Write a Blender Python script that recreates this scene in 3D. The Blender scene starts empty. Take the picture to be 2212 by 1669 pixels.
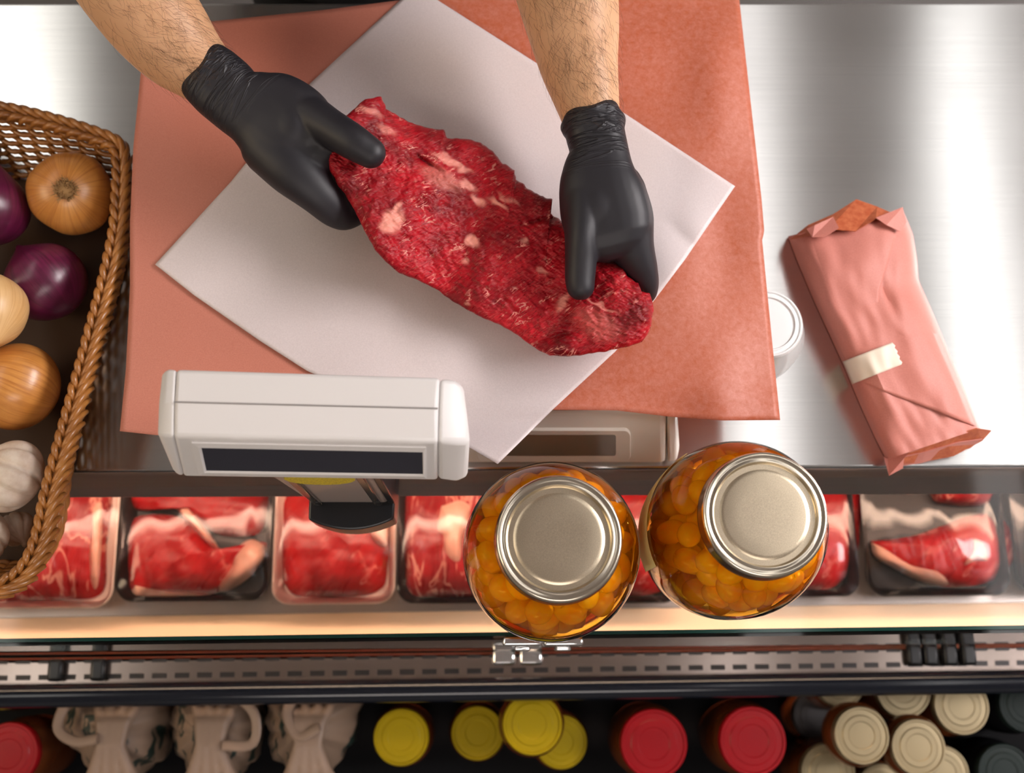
import bpy, math, random
import numpy as np
from mathutils import Vector, Matrix, noise
random.seed(7)
C = bpy.context.scene
COL = C.collection
PI = math.pi
# ------------------------------------------------------------------ camera
F = 2352.0; CX, CY = 1106.0, 834.5; HCAM = 1.081
def cam_axes(nx=1046.0, ny=1420.0, roll=0.010):
    n = Vector(((nx - CX) / F, (CY - ny) / F, -1)).normalized()
    ez = -n
    ex = Vector((1, roll, 0)); ex = (ex - ex.dot(n) * n).normalized()
    return ex, ez.cross(ex), ez
EX, EY, EZ = cam_axes()
M3 = Matrix((EX, EY, EZ))            # camera space -> world
cam = bpy.data.cameras.new('camera'); camo = bpy.data.objects.new('camera', cam)
COL.objects.link(camo); C.camera = camo
camo.matrix_world = Matrix.Translation((0, 0, HCAM)) @ M3.to_4x4()
cam.sensor_fit = 'HORIZONTAL'; cam.sensor_width = 36.0; cam.lens = 36.0 * F / 2212.0
cam.clip_start = 0.02
cam.dof.use_dof = True; cam.dof.focus_distance = 0.93; cam.dof.aperture_fstop = 4.5
VS = C.view_settings
VS.view_transform = 'Standard'; VS.look = 'None'; VS.gamma = 1.0; VS.use_curve_mapping = False
VS.exposure = 0.22
# ------------------------------------------------------------------ world
W = bpy.data.worlds.new('world'); C.world = W; W.use_nodes = True
bg = W.node_tree.nodes['Background']; bg.inputs[0].default_value = (1.0, 0.86, 0.76, 1); bg.inputs[1].default_value = 0.20
LAMPS = [  # x0, x1, y0, y1, strength, colour, label
    (1.285, 1.40, -0.6, 1.9, 3.5, (1.0, 0.97, 0.95), 'tube batten lamp on the ceiling over the right end of the counter'),
    (0.66, 0.80, -0.2, 1.9, 2.4, (1.0, 0.95, 0.93), 'tube batten lamp on the ceiling, second from the right over the counter'),
    (-1.44, -1.16, -0.2, 1.9, 3.0, (1.0, 0.96, 0.90), 'wide tube batten lamp on the ceiling over the basket'),
    (1.85, 3.05, -0.1, 1.5, 23.0, (1.0, 0.93, 0.93), 'large square panel lamp on the ceiling beyond the right end of the counter'),
    (-2.9, -2.1, -0.8, 0.4, 9.0, (1.0, 0.78, 0.52), 'warm square panel lamp on the ceiling beyond the basket'),
    (-0.7, 0.7, -1.9, -1.2, 5.5, (1.0, 0.90, 0.84), 'long panel lamp added on the ceiling over the customer side to light the display head'),  # panel added to light the front of the display head
]
ZC = 1.75                             # ceiling height above the worktop

def at(px, py, z):
    d = M3 @ Vector(((px - CX) / F, (CY - py) / F, -1.0))
    t = (z - HCAM) / d.z
    return Vector((d.x * t, d.y * t, z))
BK = M3 @ Vector((0, 0, 1))
def mpp(p):                           # metres per pixel at a world point
    return (Vector((0, 0, HCAM)) - p).dot(BK) / F
def view(p):
    return (Vector((0, 0, HCAM)) - p).normalized()

# ------------------------------------------------------------------ materials
MATS = {}
class NT:
    def __init__(s, name):
        s.m = bpy.data.materials.new(name); s.m.use_nodes = True
        s.t = s.m.node_tree; s.t.nodes.clear()
        s.out = s.n('ShaderNodeOutputMaterial')
    def n(s, k, **kw):
        o = s.t.nodes.new(k)
        for a, v in kw.items():
            if a.startswith('i_'):
                key = a[2:]
                key = int(key) if key.isdigit() else key.replace('_', ' ')
                if hasattr(v, 'is_output'): s.t.links.new(v, o.inputs[key])
                else: o.inputs[key].default_value = v
            else: setattr(o, a, v)
        return o
    def l(s, a, b): s.t.links.new(a, b)
    def coord(s, scale=(1, 1, 1), rot=(0, 0, 0), kind='Object'):
        tc = s.n('ShaderNodeTexCoord')
        mp = s.n('ShaderNodeMapping'); s.l(tc.outputs[kind], mp.inputs[0])
        mp.inputs['Scale'].default_value = scale; mp.inputs['Rotation'].default_value = rot
        return mp.outputs[0]
    def streak(s, scale, rot, kind='Object'):      # rotate, then stretch
        tc = s.n('ShaderNodeTexCoord'); mp = s.n('ShaderNodeMapping', vector_type='TEXTURE'); s.l(tc.outputs[kind], mp.inputs[0])
        mp.inputs['Scale'].default_value = tuple(1.0 / k for k in scale); mp.inputs['Rotation'].default_value = rot
        return mp.outputs[0]
    def noise(s, vec, scale=10, detail=4, rough=0.55, dist=0.0):
        o = s.n('ShaderNodeTexNoise'); s.l(vec, o.inputs['Vector'])
        o.inputs['Scale'].default_value = scale; o.inputs['Detail'].default_value = detail
        o.inputs['Roughness'].default_value = rough; o.inputs['Distortion'].default_value = dist
        return o.outputs[0]
    def ramp(s, fac, stops, interp='LINEAR'):
        o = s.n('ShaderNodeValToRGB'); s.l(fac, o.inputs[0]); o.color_ramp.interpolation = interp
        e = o.color_ramp.elements
        while len(e) < len(stops): e.new(0.5)
        for i, (p, c) in enumerate(stops):
            e[i].position = p
            if not hasattr(c, '__len__'): c = (c, c, c)
            e[i].color = (*c[:3], 1)
        return o.outputs[0]
    def mix(s, fac, a, b, mode='MIX'):
        o = s.n('ShaderNodeMix'); o.data_type = 'RGBA'; o.blend_type = mode
        for v, i in ((fac, 0), (a, 6), (b, 7)):
            if hasattr(v, 'is_output'): s.l(v, o.inputs[i])
            elif i == 0: o.inputs[0].default_value = v
            else: o.inputs[i].default_value = (*v[:3], 1)
        return o.outputs[2]
    def math(s, op, a, b=0.0, clamp=False):
        o = s.n('ShaderNodeMath'); o.operation = op; o.use_clamp = clamp
        for v, i in ((a, 0), (b, 1)):
            if hasattr(v, 'is_output'): s.l(v, o.inputs[i])
            else: o.inputs[i].default_value = v
        return o.outputs[0]
    def bump(s, h, strength=0.3, dist=0.001):
        o = s.n('ShaderNodeBump'); s.l(h, o.inputs['Height'])
        o.inputs['Strength'].default_value = strength; o.inputs['Distance'].default_value = dist
        return o.outputs[0]
    def bsdf(s, col=None, rough=0.5, metal=0.0, normal=None, spec=None, sss=None, coat=None, **kw):
        o = s.n('ShaderNodeBsdfPrincipled')
        if col is not None:
            if hasattr(col, 'is_output'): s.l(col, o.inputs['Base Color'])
            else: o.inputs['Base Color'].default_value = (*col, 1)
        if hasattr(rough, 'is_output'): s.l(rough, o.inputs['Roughness'])
        else: o.inputs['Roughness'].default_value = rough
        o.inputs['Metallic'].default_value = metal
        if normal is not None: s.l(normal, o.inputs['Normal'])
        if spec is not None: o.inputs['Specular IOR Level'].default_value = spec
        if coat is not None:
            o.inputs['Coat Weight'].default_value = coat[0]; o.inputs['Coat Roughness'].default_value = coat[1]
        if sss is not None:
            o.inputs['Subsurface Weight'].default_value = sss[0]
            o.inputs['Subsurface Radius'].default_value = sss[1]; o.inputs['Subsurface Scale'].default_value = sss[2]
        return o
    def done(s, sh):
        s.l(sh if hasattr(sh, 'is_output') else sh.outputs[0], s.out.inputs[0])
        MATS[s.m.name] = s.m; return s.m
    def mixsh(s, fac, a, b):
        o = s.n('ShaderNodeMixShader')
        if hasattr(fac, 'is_output'): s.l(fac, o.inputs[0])
        else: o.inputs[0].default_value = fac
        s.l(a if hasattr(a, 'is_output') else a.outputs[0], o.inputs[1]); s.l(b if hasattr(b, 'is_output') else b.outputs[0], o.inputs[2])
        return o

def simple(name, col, rough=0.5, metal=0.0, **kw):
    t = NT(name); return t.done(t.bsdf(col, rough, metal, **kw))

def m_steel(name, col, rough, aniso, bscale=1.0):
    t = NT(name)
    v = t.coord((6, 900, 6)); n1 = t.noise(v, 1.0, 3, 0.6)
    v2 = t.coord((3, 5, 3)); n2 = t.noise(v2, 1.5, 3)
    c = t.mix(t.ramp(n1, [(0.3, 0.0), (0.7, 1.0)]), tuple(k * 0.93 for k in col), col)
    r = t.math('ADD', t.math('MULTIPLY', n2, 0.10), rough - 0.05)
    b = t.bsdf(c, r, 1.0, normal=t.bump(n1, 0.04 * bscale, 0.0004))
    b.inputs['Anisotropic'].default_value = aniso
    cv = t.n('ShaderNodeCombineXYZ'); cv.inputs[1].default_value = 1.0
    t.l(cv.outputs[0], b.inputs['Tangent'])
    return t.done(b)
STEEL = m_steel('brushed_steel', (0.74, 0.74, 0.73), 0.25, 0.9)
RAILM = m_steel('rail_steel', (0.46, 0.38, 0.34), 0.25, 0.5)
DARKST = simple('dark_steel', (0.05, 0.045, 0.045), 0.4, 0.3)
EDGEM = m_steel('edge_steel', (0.40, 0.36, 0.35), 0.35, 0.3)
DECKM = simple('deck_enamel', (0.86, 0.62, 0.40), 0.45)
LEDGE = simple('ledge_metal', (0.42, 0.37, 0.34), 0.35, 0.8)
BLACKP = simple('black_plastic', (0.012, 0.013, 0.016), 0.30)
BUMPER = simple('black_bumper', (0.006, 0.008, 0.014), 0.16)
INNER = simple('case_interior', (0.10, 0.09, 0.09), 0.5)
SHELFD = simple('dark_shelf', (0.004, 0.004, 0.005), 0.6, spec=0.08)
REDSEAL = simple('red_seal', (0.55, 0.12, 0.08), 0.3)
CHROME = simple('chrome', (0.85, 0.85, 0.85), 0.12, 1.0)
FLOORM = simple('floor_tile', (0.10, 0.09, 0.085), 0.5)
CEILM = simple('ceiling_paint', (0.80, 0.78, 0.76), 0.9)
PANTS = simple('dark_trousers', (0.02, 0.02, 0.025), 0.9)
SHIRT = simple('dark_shirt', (0.03, 0.03, 0.035), 0.9)
SCALEW = simple('scale_plastic', (0.74, 0.715, 0.70), 0.42)
SCALEB = simple('scale_body_plastic', (0.72, 0.66, 0.58), 0.38)
SCREEN = simple('display_glass', (0.028, 0.03, 0.045), 0.12)
WINDOWB = simple('window_brown', (0.20, 0.15, 0.10), 0.18)
TRAYB = simple('black_foam', (0.012, 0.012, 0.013), 0.5)
TRAYW = simple('white_foam', (0.85, 0.70, 0.62), 0.5)
YLID = simple('yellow_enamel', (0.30, 0.215, 0.002), 0.4, spec=0.2)
RLID = simple('red_enamel', (0.27, 0.004, 0.008), 0.35, spec=0.25)
GLIDS = simple('pale_gold_tin', (0.28, 0.225, 0.13), 0.4, 0.6)
AMBERD = simple('dark_preserve', (0.10, 0.025, 0.006), 0.2)
GREEND = simple('dark_green_lid', (0.008, 0.016, 0.014), 0.5, spec=0.2)
TAPEM = simple('masking_tape', (0.78, 0.68, 0.55), 0.55)
HAIRM = simple('arm_hair', (0.11, 0.05, 0.02), 0.6)
HEADHAIR = simple('head_hair', (0.03, 0.018, 0.01), 0.6)
HERB = simple('herb_mix', (0.36, 0.34, 0.16), 0.8)
ROOTM = simple('dry_root', (0.34, 0.19, 0.07), 0.9)
PAPERLBL = simple('jar_label', (0.80, 0.66, 0.25), 0.6)

def m_gold():
    t = NT('brushed_gold_lid')
    v = t.coord((1, 1, 1)); n = t.noise(v, 1500, 2, 0.6); n2 = t.noise(v, 25, 3)
    c = t.mix(t.ramp(n, [(0.35, 0.0), (0.72, 1.0)]), (0.56, 0.47, 0.34), (0.73, 0.63, 0.47))
    r = t.math('ADD', t.math('MULTIPLY', n2, 0.12), 0.27)
    return t.done(t.bsdf(c, r, 0.95, normal=t.bump(n, 0.12, 0.0002)))
GOLD = m_gold()
GOLDRIM = simple('polished_gold_rim', (0.80, 0.73, 0.60), 0.20, 1.0)

def m_glass(name, tint, ior=1.45, rough=0.02, extra=0.0):
    t = NT(name)
    tr = t.n('ShaderNodeBsdfTransparent'); tr.inputs[0].default_value = (*tint, 1)
    gl = t.n('ShaderNodeBsdfGlossy'); gl.inputs['Roughness'].default_value = rough; gl.inputs[0].default_value = (1, 1, 1, 1)
    fr = t.n('ShaderNodeFresnel'); fr.inputs[0].default_value = ior
    f = fr.outputs[0] if extra == 0 else t.math('ADD', fr.outputs[0], extra, True)
    return t.done(t.mixsh(f, tr, gl))
GLASS = m_glass('clear_glass', (0.93, 0.97, 0.95))
JARG = m_glass('jar_glass', (0.99, 0.97, 0.90), 1.33)
SHELFG = m_glass('case_glass', (0.95, 0.95, 0.95), 1.25, 0.05)
CLEARP = m_glass('clear_plastic', (0.86, 0.86, 0.85), 1.5, 0.12, 0.08)
def m_edgeglass():
    return simple('green_glass_edge', (0.004, 0.035, 0.028), 0.12)
EDGEG = m_edgeglass()
def m_film():
    t = NT('cling_film')
    tr = t.n('ShaderNodeBsdfTransparent'); tr.inputs[0].default_value = (0.97, 0.97, 0.97, 1)
    v = t.streak((22, 5, 22), (0, 0, 0.2)); n = t.noise(v, 1.0, 1, 0.4, 0.8)
    gl = t.n('ShaderNodeBsdfGlossy'); gl.inputs['Roughness'].default_value = 0.10
    bp = t.bump(n, 0.55, 0.010); t.l(bp, gl.inputs['Normal'])
    fr = t.n('ShaderNodeFresnel'); fr.inputs[0].default_value = 1.5; t.l(bp, fr.inputs['Normal'])
    f = t.math('ADD', t.math('MULTIPLY', fr.outputs[0], 1.0), 0.0, True)
    return t.done(t.mixsh(f, tr, gl))
FILM = m_film()
def m_liquid():
    t = NT('orange_syrup')
    tr = t.n('ShaderNodeBsdfTransparent'); tr.inputs[0].default_value = (1.0, 0.83, 0.30, 1)
    tl = t.n('ShaderNodeBsdfTranslucent'); tl.inputs[0].default_value = (1.0, 0.42, 0.01, 1)
    v = t.coord(); n = t.noise(v, 22, 3)
    df = t.n('ShaderNodeBsdfDiffuse'); t.l(t.ramp(n, [(0.3, (0.75, 0.20, 0.004)), (0.7, (0.95, 0.42, 0.01))]), df.inputs[0])
    a = t.mixsh(0.5, tl, df)
    return t.done(t.mixsh(0.17, tr, a))
LIQ = m_liquid()
def m_grape():
    t = NT('pickled_grape')
    v = t.coord(); n = t.noise(v, 60, 3)
    c = t.ramp(n, [(0.3, (0.98, 0.46, 0.03)), (0.62, (1.0, 0.68, 0.10))])
    return t.done(t.bsdf(c, 0.25, sss=(0.5, (1, .5, .1), 0.006)))
GRAPE = m_grape()

def m_peach():
    t = NT('peach_butcher_paper')
    v = t.coord(); f1 = t.noise(v, 900, 3, 0.7); f2 = t.noise(v, 170, 6, 0.75, 0.3); f3 = t.noise(v, 7, 3)
    c = t.mix(t.ramp(f1, [(0.25, 0.0), (0.75, 1.0)]), (0.58, 0.19, 0.13), (0.70, 0.27, 0.19))
    # mottling with the paper's patchy sheen put into the colour, stronger to the right
    sx = t.n('ShaderNodeSeparateXYZ'); t.l(v, sx.inputs[0])
    m = t.math('ADD', t.math('MULTIPLY', sx.outputs[0], 3.6), t.math('MULTIPLY', f3, 1.7))
    m = t.ramp(m, [(0.86, 0.0), (1.0, 1.0)])
    m2 = t.math('MULTIPLY', m, t.ramp(f2, [(0.36, 1.0), (0.64, 0.25)]))
    c = t.mix(m2, c, (0.50, 0.115, 0.045))
    h = t.math('ADD', f1, t.math('MULTIPLY', f2, 1.0))
    b = t.bsdf(c, 0.50, normal=t.bump(h, 0.25, 0.0004), spec=0.6)
    tl = t.n('ShaderNodeBsdfTranslucent'); tl.inputs[0].default_value = (0.75, 0.22, 0.10, 1)
    return t.done(t.mixsh(0.12, b, tl))
PEACH = m_peach()
def m_white():
    t = NT('white_wrapping_paper')
    v = t.coord(); f1 = t.noise(v, 700, 4, 0.75); f2 = t.noise(v, 60, 4, 0.6)
    c = t.mix(t.ramp(f1, [(0.3, 0.0), (0.7, 1.0)]), (0.74, 0.655, 0.65), (0.86, 0.77, 0.765))
    b = t.bsdf(c, 0.42, normal=t.bump(t.math('ADD', f1, f2), 0.12, 0.0004), spec=0.5)
    tr = t.n('ShaderNodeBsdfTransparent')
    return t.done(t.mixsh(0.14, b, tr))
WHITEP = m_white()

def m_meat(name, red, dark, fat, rot, sc=1.0, cover=0.41, rough=0.24):
    t = NT(name)
    v = t.streak((38 * sc, 135 * sc, 60 * sc), (0, 0, rot)); n1 = t.noise(v, 1.0, 3, 0.6, 0.7)
    vb = t.streak((90 * sc, 330 * sc, 90 * sc), (0, 0, rot - .3)); n5 = t.noise(vb, 1.0, 3, 0.5, 0.8)
    v2 = t.streak((120 * sc, 900 * sc, 160 * sc), (0, 0, rot + .05)); n2 = t.noise(v2, 1.0, 4, 0.6, 0.6)
    v3 = t.coord((1, 1, 1)); n3 = t.noise(v3, 26 * sc, 4, 0.6); n4 = t.noise(v3, 60 * sc, 3, 0.5)
    c = t.mix(t.ramp(n3, [(0.34, 0.0), (0.62, 1.0)]), dark, red)
    c = t.mix(t.ramp(n2, [(0.33, 0.75), (0.52, 0.0)]), c, dark)
    vein = t.ramp(n1, [(0.470, 0.0), (0.492, 1.0), (0.508, 1.0), (0.530, 0.0)])
    f = t.math('MULTIPLY', vein, t.ramp(n4, [(1 - cover - .05, 0.0), (1 - cover + .05, 1.0)]))
    c = t.mix(t.math('MULTIPLY', f, 0.85), c, fat)
    vein2 = t.math('MULTIPLY', t.ramp(n5, [(0.47, 0.0), (0.5, 1.0), (0.53, 0.0)]), t.ramp(n4, [(0.40, 0.22), (0.55, 0.0)]))
    c = t.mix(vein2, c, fat)
    at_ = t.n('ShaderNodeAttribute'); at_.attribute_name = 'fat'
    c = t.mix(at_.outputs['Fac'], c, tuple(min(1, k * 1.08) for k in fat))
    h = t.math('ADD', t.math('MULTIPLY', n2, 1.0), t.math('MULTIPLY', n1, 0.8))
    b = t.bsdf(c, t.ramp(n2, [(0.3, rough), (0.8, rough + 0.2)]), normal=t.bump(h, 0.7, 0.0010), sss=(0.10, (1, .10, .05), 0.002), spec=0.27)
    return t.done(b)
MEAT = m_meat('marbled_beef', (0.54, 0.007, 0.018), (0.17, 0.002, 0.006), (0.84, 0.33, 0.26), 0.58)
STEAKA = m_meat('packed_beef', (0.48, 0.012, 0.014), (0.32, 0.007, 0.010), (0.78, 0.28, 0.22), 0.9, 0.22, 0.38)
STEAKB = m_meat('packed_rib', (0.48, 0.018, 0.022), (0.28, 0.008, 0.012), (0.80, 0.34, 0.26), 1.5, 0.25, 0.62)
FATM = simple('beef_fat', (0.85, 0.48, 0.36), 0.4, sss=(0.3, (1, .5, .4), 0.004))

def m_onion(name, a, b, dark, rough=0.28):
    t = NT(name)
    v = t.coord(); s = t.n('ShaderNodeSeparateXYZ'); t.l(v, s.inputs[0])
    ang = t.math('ARCTAN2', s.outputs[1], s.outputs[0])
    cv = t.n('ShaderNodeCombineXYZ'); t.l(t.math('MULTIPLY', t.math('SINE', ang), 14), cv.inputs[0]); t.l(t.math('MULTIPLY', t.math('COSINE', ang), 14), cv.inputs[1])
    t.l(t.math('MULTIPLY', s.outputs[2], 14), cv.inputs[2])
    n = t.noise(cv.outputs[0], 1.0, 5, 0.65); n2 = t.noise(v, 30, 4, 0.6); n3 = t.noise(v, 14, 2)
    c = t.mix(t.ramp(n2, [(0.3, 0.0), (0.7, 1.0)]), a, b)
    c = t.mix(t.ramp(n, [(0.45, 0.0), (0.72, 0.8)]), c, dark)
    return t.done(t.bsdf(c, rough, normal=t.bump(n, 0.25, 0.0008), coat=(0.3, 0.38)))
ONY = m_onion('yellow_onion_skin', (0.55, 0.21, 0.04), (0.66, 0.30, 0.075), (0.36, 0.105, 0.018))
ONP = m_onion('pale_onion_skin', (0.72, 0.42, 0.16), (0.80, 0.52, 0.24), (0.55, 0.26, 0.08), 0.4)
ONR = m_onion('red_onion_skin', (0.085, 0.008, 0.035), (0.16, 0.012, 0.06), (0.035, 0.003, 0.012))
def m_garlic():
    t = NT('garlic_skin'); v = t.coord(); n = t.noise(v, 70, 4); n2 = t.noise(t.coord((300, 300, 20)), 1.0, 3)
    c = t.ramp(n, [(0.3, (0.58, 0.44, 0.33)), (0.65, (0.76, 0.66, 0.55))])
    return t.done(t.bsdf(c, 0.5, normal=t.bump(n2, 0.3, 0.0008), sss=(0.2, (1, .7, .5), 0.003)))
GARL = m_garlic()
def m_wicker():
    t = NT('wicker'); v = t.coord(); n = t.noise(v, 45, 4); n2 = t.noise(v, 600, 2)
    c = t.ramp(n, [(0.25, (0.24, 0.085, 0.016)), (0.55, (0.38, 0.145, 0.028)), (0.8, (0.50, 0.22, 0.05))])
    return t.done(t.bsdf(c, 0.36, normal=t.bump(n2, 0.15, 0.0005), coat=(0.3, 0.25)))
WICK = m_wicker()
def m_skin():
    t = NT('skin'); v = t.coord(); n = t.noise(v, 260, 3, 0.6); n2 = t.noise(v, 14, 4)
    c = t.ramp(n2, [(0.3, (0.60, 0.33, 0.165)), (0.7, (0.68, 0.385, 0.21))])
    return t.done(t.bsdf(c, 0.48, normal=t.bump(n, 0.25, 0.0006), sss=(0.15, (1, .35, .2), 0.006)))
SKIN = m_skin()
def m_glove(name, wx, wy, ang):
    t = NT(name); v = t.coord(); n = t.noise(v, 900, 2); n2 = t.noise(v, 30, 3)
    mp = t.n('ShaderNodeMapping', vector_type='TEXTURE'); t.l(v, mp.inputs[0])
    mp.inputs['Location'].default_value = (wx, wy, 0); mp.inputs['Rotation'].default_value = (0, 0, ang)
    sx = t.n('ShaderNodeSeparateXYZ'); t.l(mp.outputs[0], sx.inputs[0])      # x runs from the cuff to the fingers
    sc = t.n('ShaderNodeMapping'); t.l(mp.outputs[0], sc.inputs[0]); sc.inputs['Scale'].default_value = (105, 16, 16); sc.inputs['Rotation'].default_value = (0, 0, .35)
    cre = t.noise(sc.outputs[0], 1.0, 3, 0.5, 1.4)
    cre = t.ramp(cre, [(0.42, 0.0), (0.50, 1.0), (0.58, 0.0)])
    mask = t.ramp(t.math('MULTIPLY', sx.outputs[0], 10.0), [(0.02, 1.0), (0.35, 0.8), (0.62, 0.0)])
    h = t.math('ADD', t.math('MULTIPLY', t.math('MULTIPLY', cre, mask), 1.0), t.math('MULTIPLY', n, 0.02))
    return t.done(t.bsdf(t.ramp(n2, [(0.3, (0.011, 0.010, 0.014)), (0.7, (0.015, 0.014, 0.018))]), 0.50, normal=t.bump(h, 0.9, 0.0013), spec=0.5))
def m_parcel():
    t = NT('wrapped_peach_paper'); v = t.coord(); f1 = t.noise(v, 800, 3, 0.7); f2 = t.noise(v, 22, 3)
    c = t.mix(t.ramp(f1, [(0.3, 0.0), (0.7, 1.0)]), (0.50, 0.165, 0.125), (0.58, 0.21, 0.165))
    return t.done(t.bsdf(c, 0.55, normal=t.bump(t.math('ADD', t.math('MULTIPLY', f1, 0.2), f2), 0.2, 0.003)))
PARC = m_parcel()
def m_parcel_in():
    t = NT('mottled_peach_paper'); v = t.coord(); f2 = t.noise(v, 160, 5, 0.7)
    return t.done(t.bsdf(t.ramp(f2, [(0.35, (0.40, 0.075, 0.025)), (0.7, (0.58, 0.17, 0.07))]), 0.4))  # mottled, more orange than the wrapping
PARCI = m_parcel_in()
def m_bag():
    t = NT('printed_bag'); v = t.coord(); n = t.noise(t.coord((9, 5, 9)), 1.6, 2, 0.4, 2.2)
    c = t.mix(t.ramp(n, [(0.555, 0.0), (0.575, 1.0), (0.62, 1.0), (0.64, 0.0)]), (0.22, 0.15, 0.105), (0.012, 0.025, 0.02))
    return t.done(t.bsdf(c, 0.5))
BAGM = m_bag()
BAGP = simple('bag_plain', (0.24, 0.165, 0.12), 0.5)
def m_yellowlabel():
    t = NT('yellow_label'); v = t.coord(); g = t.n('ShaderNodeTexWave'); g.wave_type = 'RINGS'; g.rings_direction = 'SPHERICAL'
    t.l(v, g.inputs[0]); g.inputs['Scale'].default_value = 90; n = t.noise(t.coord((900, 900, 900)), 1, 1)
    m = t.math('MULTIPLY', t.ramp(g.outputs[1], [(0.6, 0.0), (0.75, 1.0)]), t.ramp(n, [(0.45, 0.0), (0.55, 0.7)]))
    return t.done(t.bsdf(t.mix(m, (0.80, 0.66, 0.02), (0.05, 0.05, 0.02)), 0.4))
YLAB = m_yellowlabel()

# ------------------------------------------------------------------ mesh helpers
class MB:
    def __init__(s): s.v = []; s.f = []; s.m = []
    def add(s, vs, fs, mi=0):
        b = len(s.v); s.v += [Vector(p) for p in vs]
        for q in fs: s.f.append([b + i for i in q]); s.m.append(mi)
        return s
    def loft(s, rings, mi=0, caps=True, closed=False):
        n = len(rings[0]); vs = [p for r in rings for p in r]; fs = []
        k = len(rings)
        for i in range(k if closed else k - 1):
            a = i * n; b = ((i + 1) % k) * n
            for j in range(n):
                jj = (j + 1) % n
                fs.append([a + j, a + jj, b + jj, b + j])
        if caps and not closed:
            fs.append(list(range(n))[::-1]); fs.append([(k - 1) * n + j for j in range(n)])
        return s.add(vs, fs, mi)
    def tube(s, pts, r, n=8, mi=0, closed=False, caps=True, flat=1.0):
        pts = [Vector(p) for p in pts]; k = len(pts); rings = []; up = None
        for i, p in enumerate(pts):
            if closed: T = (pts[(i + 1) % k] - pts[i - 1])
            else: T = pts[min(i + 1, k - 1)] - pts[max(i - 1, 0)]
            if T.length < 1e-9: T = Vector((0, 0, 1))
            T.normalize()
            if up is None:
                up = Vector((0, 0, 1)) if abs(T.z) < 0.9 else Vector((0, 1, 0))
            S = T.cross(up)
            if S.length < 1e-6: S = T.cross(Vector((1, 0, 0)))
            S.normalize(); up = S.cross(T).normalized()
            rr = r[i] if hasattr(r, '__len__') else r
            rings.append([p + S * (math.cos(a) * rr) + up * (math.sin(a) * rr * flat) for a in [2 * PI * j / n for j in range(n)]])
        return s.loft(rings, mi, caps, closed)
    def lathe(s, prof, c=(0, 0, 0), n=48, mi=0, caps=True):
        c = Vector(c)
        return s.loft([[c + Vector((r * math.cos(2 * PI * j / n), r * math.sin(2 * PI * j / n), z)) for j in range(n)] for r, z in prof], mi, caps)
    def box(s, a, b, mi=0):
        x0, y0, z0 = a; x1, y1, z1 = b
        return s.add([(x0, y0, z0), (x1, y0, z0), (x1, y1, z0), (x0, y1, z0), (x0, y0, z1), (x1, y0, z1), (x1, y1, z1), (x0, y1, z1)],
                     [(3, 2, 1, 0), (4, 5, 6, 7), (0, 1, 5, 4), (1, 2, 6, 5), (2, 3, 7, 6), (3, 0, 4, 7)], mi)
    def grid(s, rows, mi=0):
        n = len(rows[0]); vs = [p for r in rows for p in r]; fs = []
        for i in range(len(rows) - 1):
            for j in range(n - 1): fs.append([i * n + j, i * n + j + 1, (i + 1) * n + j + 1, (i + 1) * n + j])
        return s.add(vs, fs, mi)
    def prism(s, poly, z0, z1, mi=0):
        n = len(poly)
        vs = [(p[0], p[1], z0) for p in poly] + [(p[0], p[1], z1) for p in poly]
        fs = [list(range(n))[::-1], [n + i for i in range(n)]] + [[i, (i + 1) % n, n + (i + 1) % n, n + i] for i in range(n)]
        return s.add(vs, fs, mi)
    def ball(s, c, r, n=12, sc=(1, 1, 1), mi=0):
        c = Vector(c); rings = []
        for i in range(1, n):
            a = PI * i / n; rings.append([c + Vector((r * sc[0] * math.sin(a) * math.cos(b), r * sc[1] * math.sin(a) * math.sin(b), -r * sc[2] * math.cos(a))) for b in [2 * PI * j / (2 * n) for j in range(2 * n)]])
        return s.loft(rings, mi)
    def xf(s, M):
        s.v = [M @ p for p in s.v]; return s
    def build(s, name, mats, parent=None, smooth=True, loc=None, mods=(), sharp=35):
        me = bpy.data.meshes.new(name)
        if parent is not None: o0 = wloc(parent)
        else: o0 = Vector(loc) if loc is not None else Vector((0, 0, 0))
        me.from_pydata([tuple(p - o0) for p in s.v], [], s.f)
        if not hasattr(mats, '__len__'): mats = [mats]
        for m in mats: me.materials.append(m)
        if len(mats) > 1: me.polygons.foreach_set('material_index', s.m)
        if smooth:
            me.polygons.foreach_set('use_smooth', [True] * len(me.polygons))
            if sharp: me.set_sharp_from_angle(angle=math.radians(sharp))
        me.update()
        o = bpy.data.objects.new(name, me); COL.objects.link(o)
        if parent is not None: o.parent = parent
        else: o.location = o0
        for kind, kw in mods:
            md = o.modifiers.new(kind.lower(), kind)
            for a, v in kw.items(): setattr(md, a, v)
        return o
def wloc(o):
    l = Vector((0, 0, 0))
    while o is not None: l += o.location; o = o.parent
    return l
def thing(name, label, cat, loc=(0, 0, 0), group=None):
    o = bpy.data.objects.new(name, None); COL.objects.link(o); o.location = loc; o.empty_display_size = 0.05
    return tag(o, label, cat, group)
def tag(o, label, cat, group=None):
    o['label'] = label; o['category'] = cat
    if group: o['group'] = group
    return o
def struct(o): o['kind'] = 'structure'; return o
def copy_tree(o, parent=None):
    c = o.copy(); COL.objects.link(c); c.parent = parent
    for ch in list(o.children): copy_tree(ch, c)
    return c
BEV = lambda w, s=3: ('BEVEL', dict(width=w, segments=s, limit_method='ANGLE', angle_limit=math.radians(30)))
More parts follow.
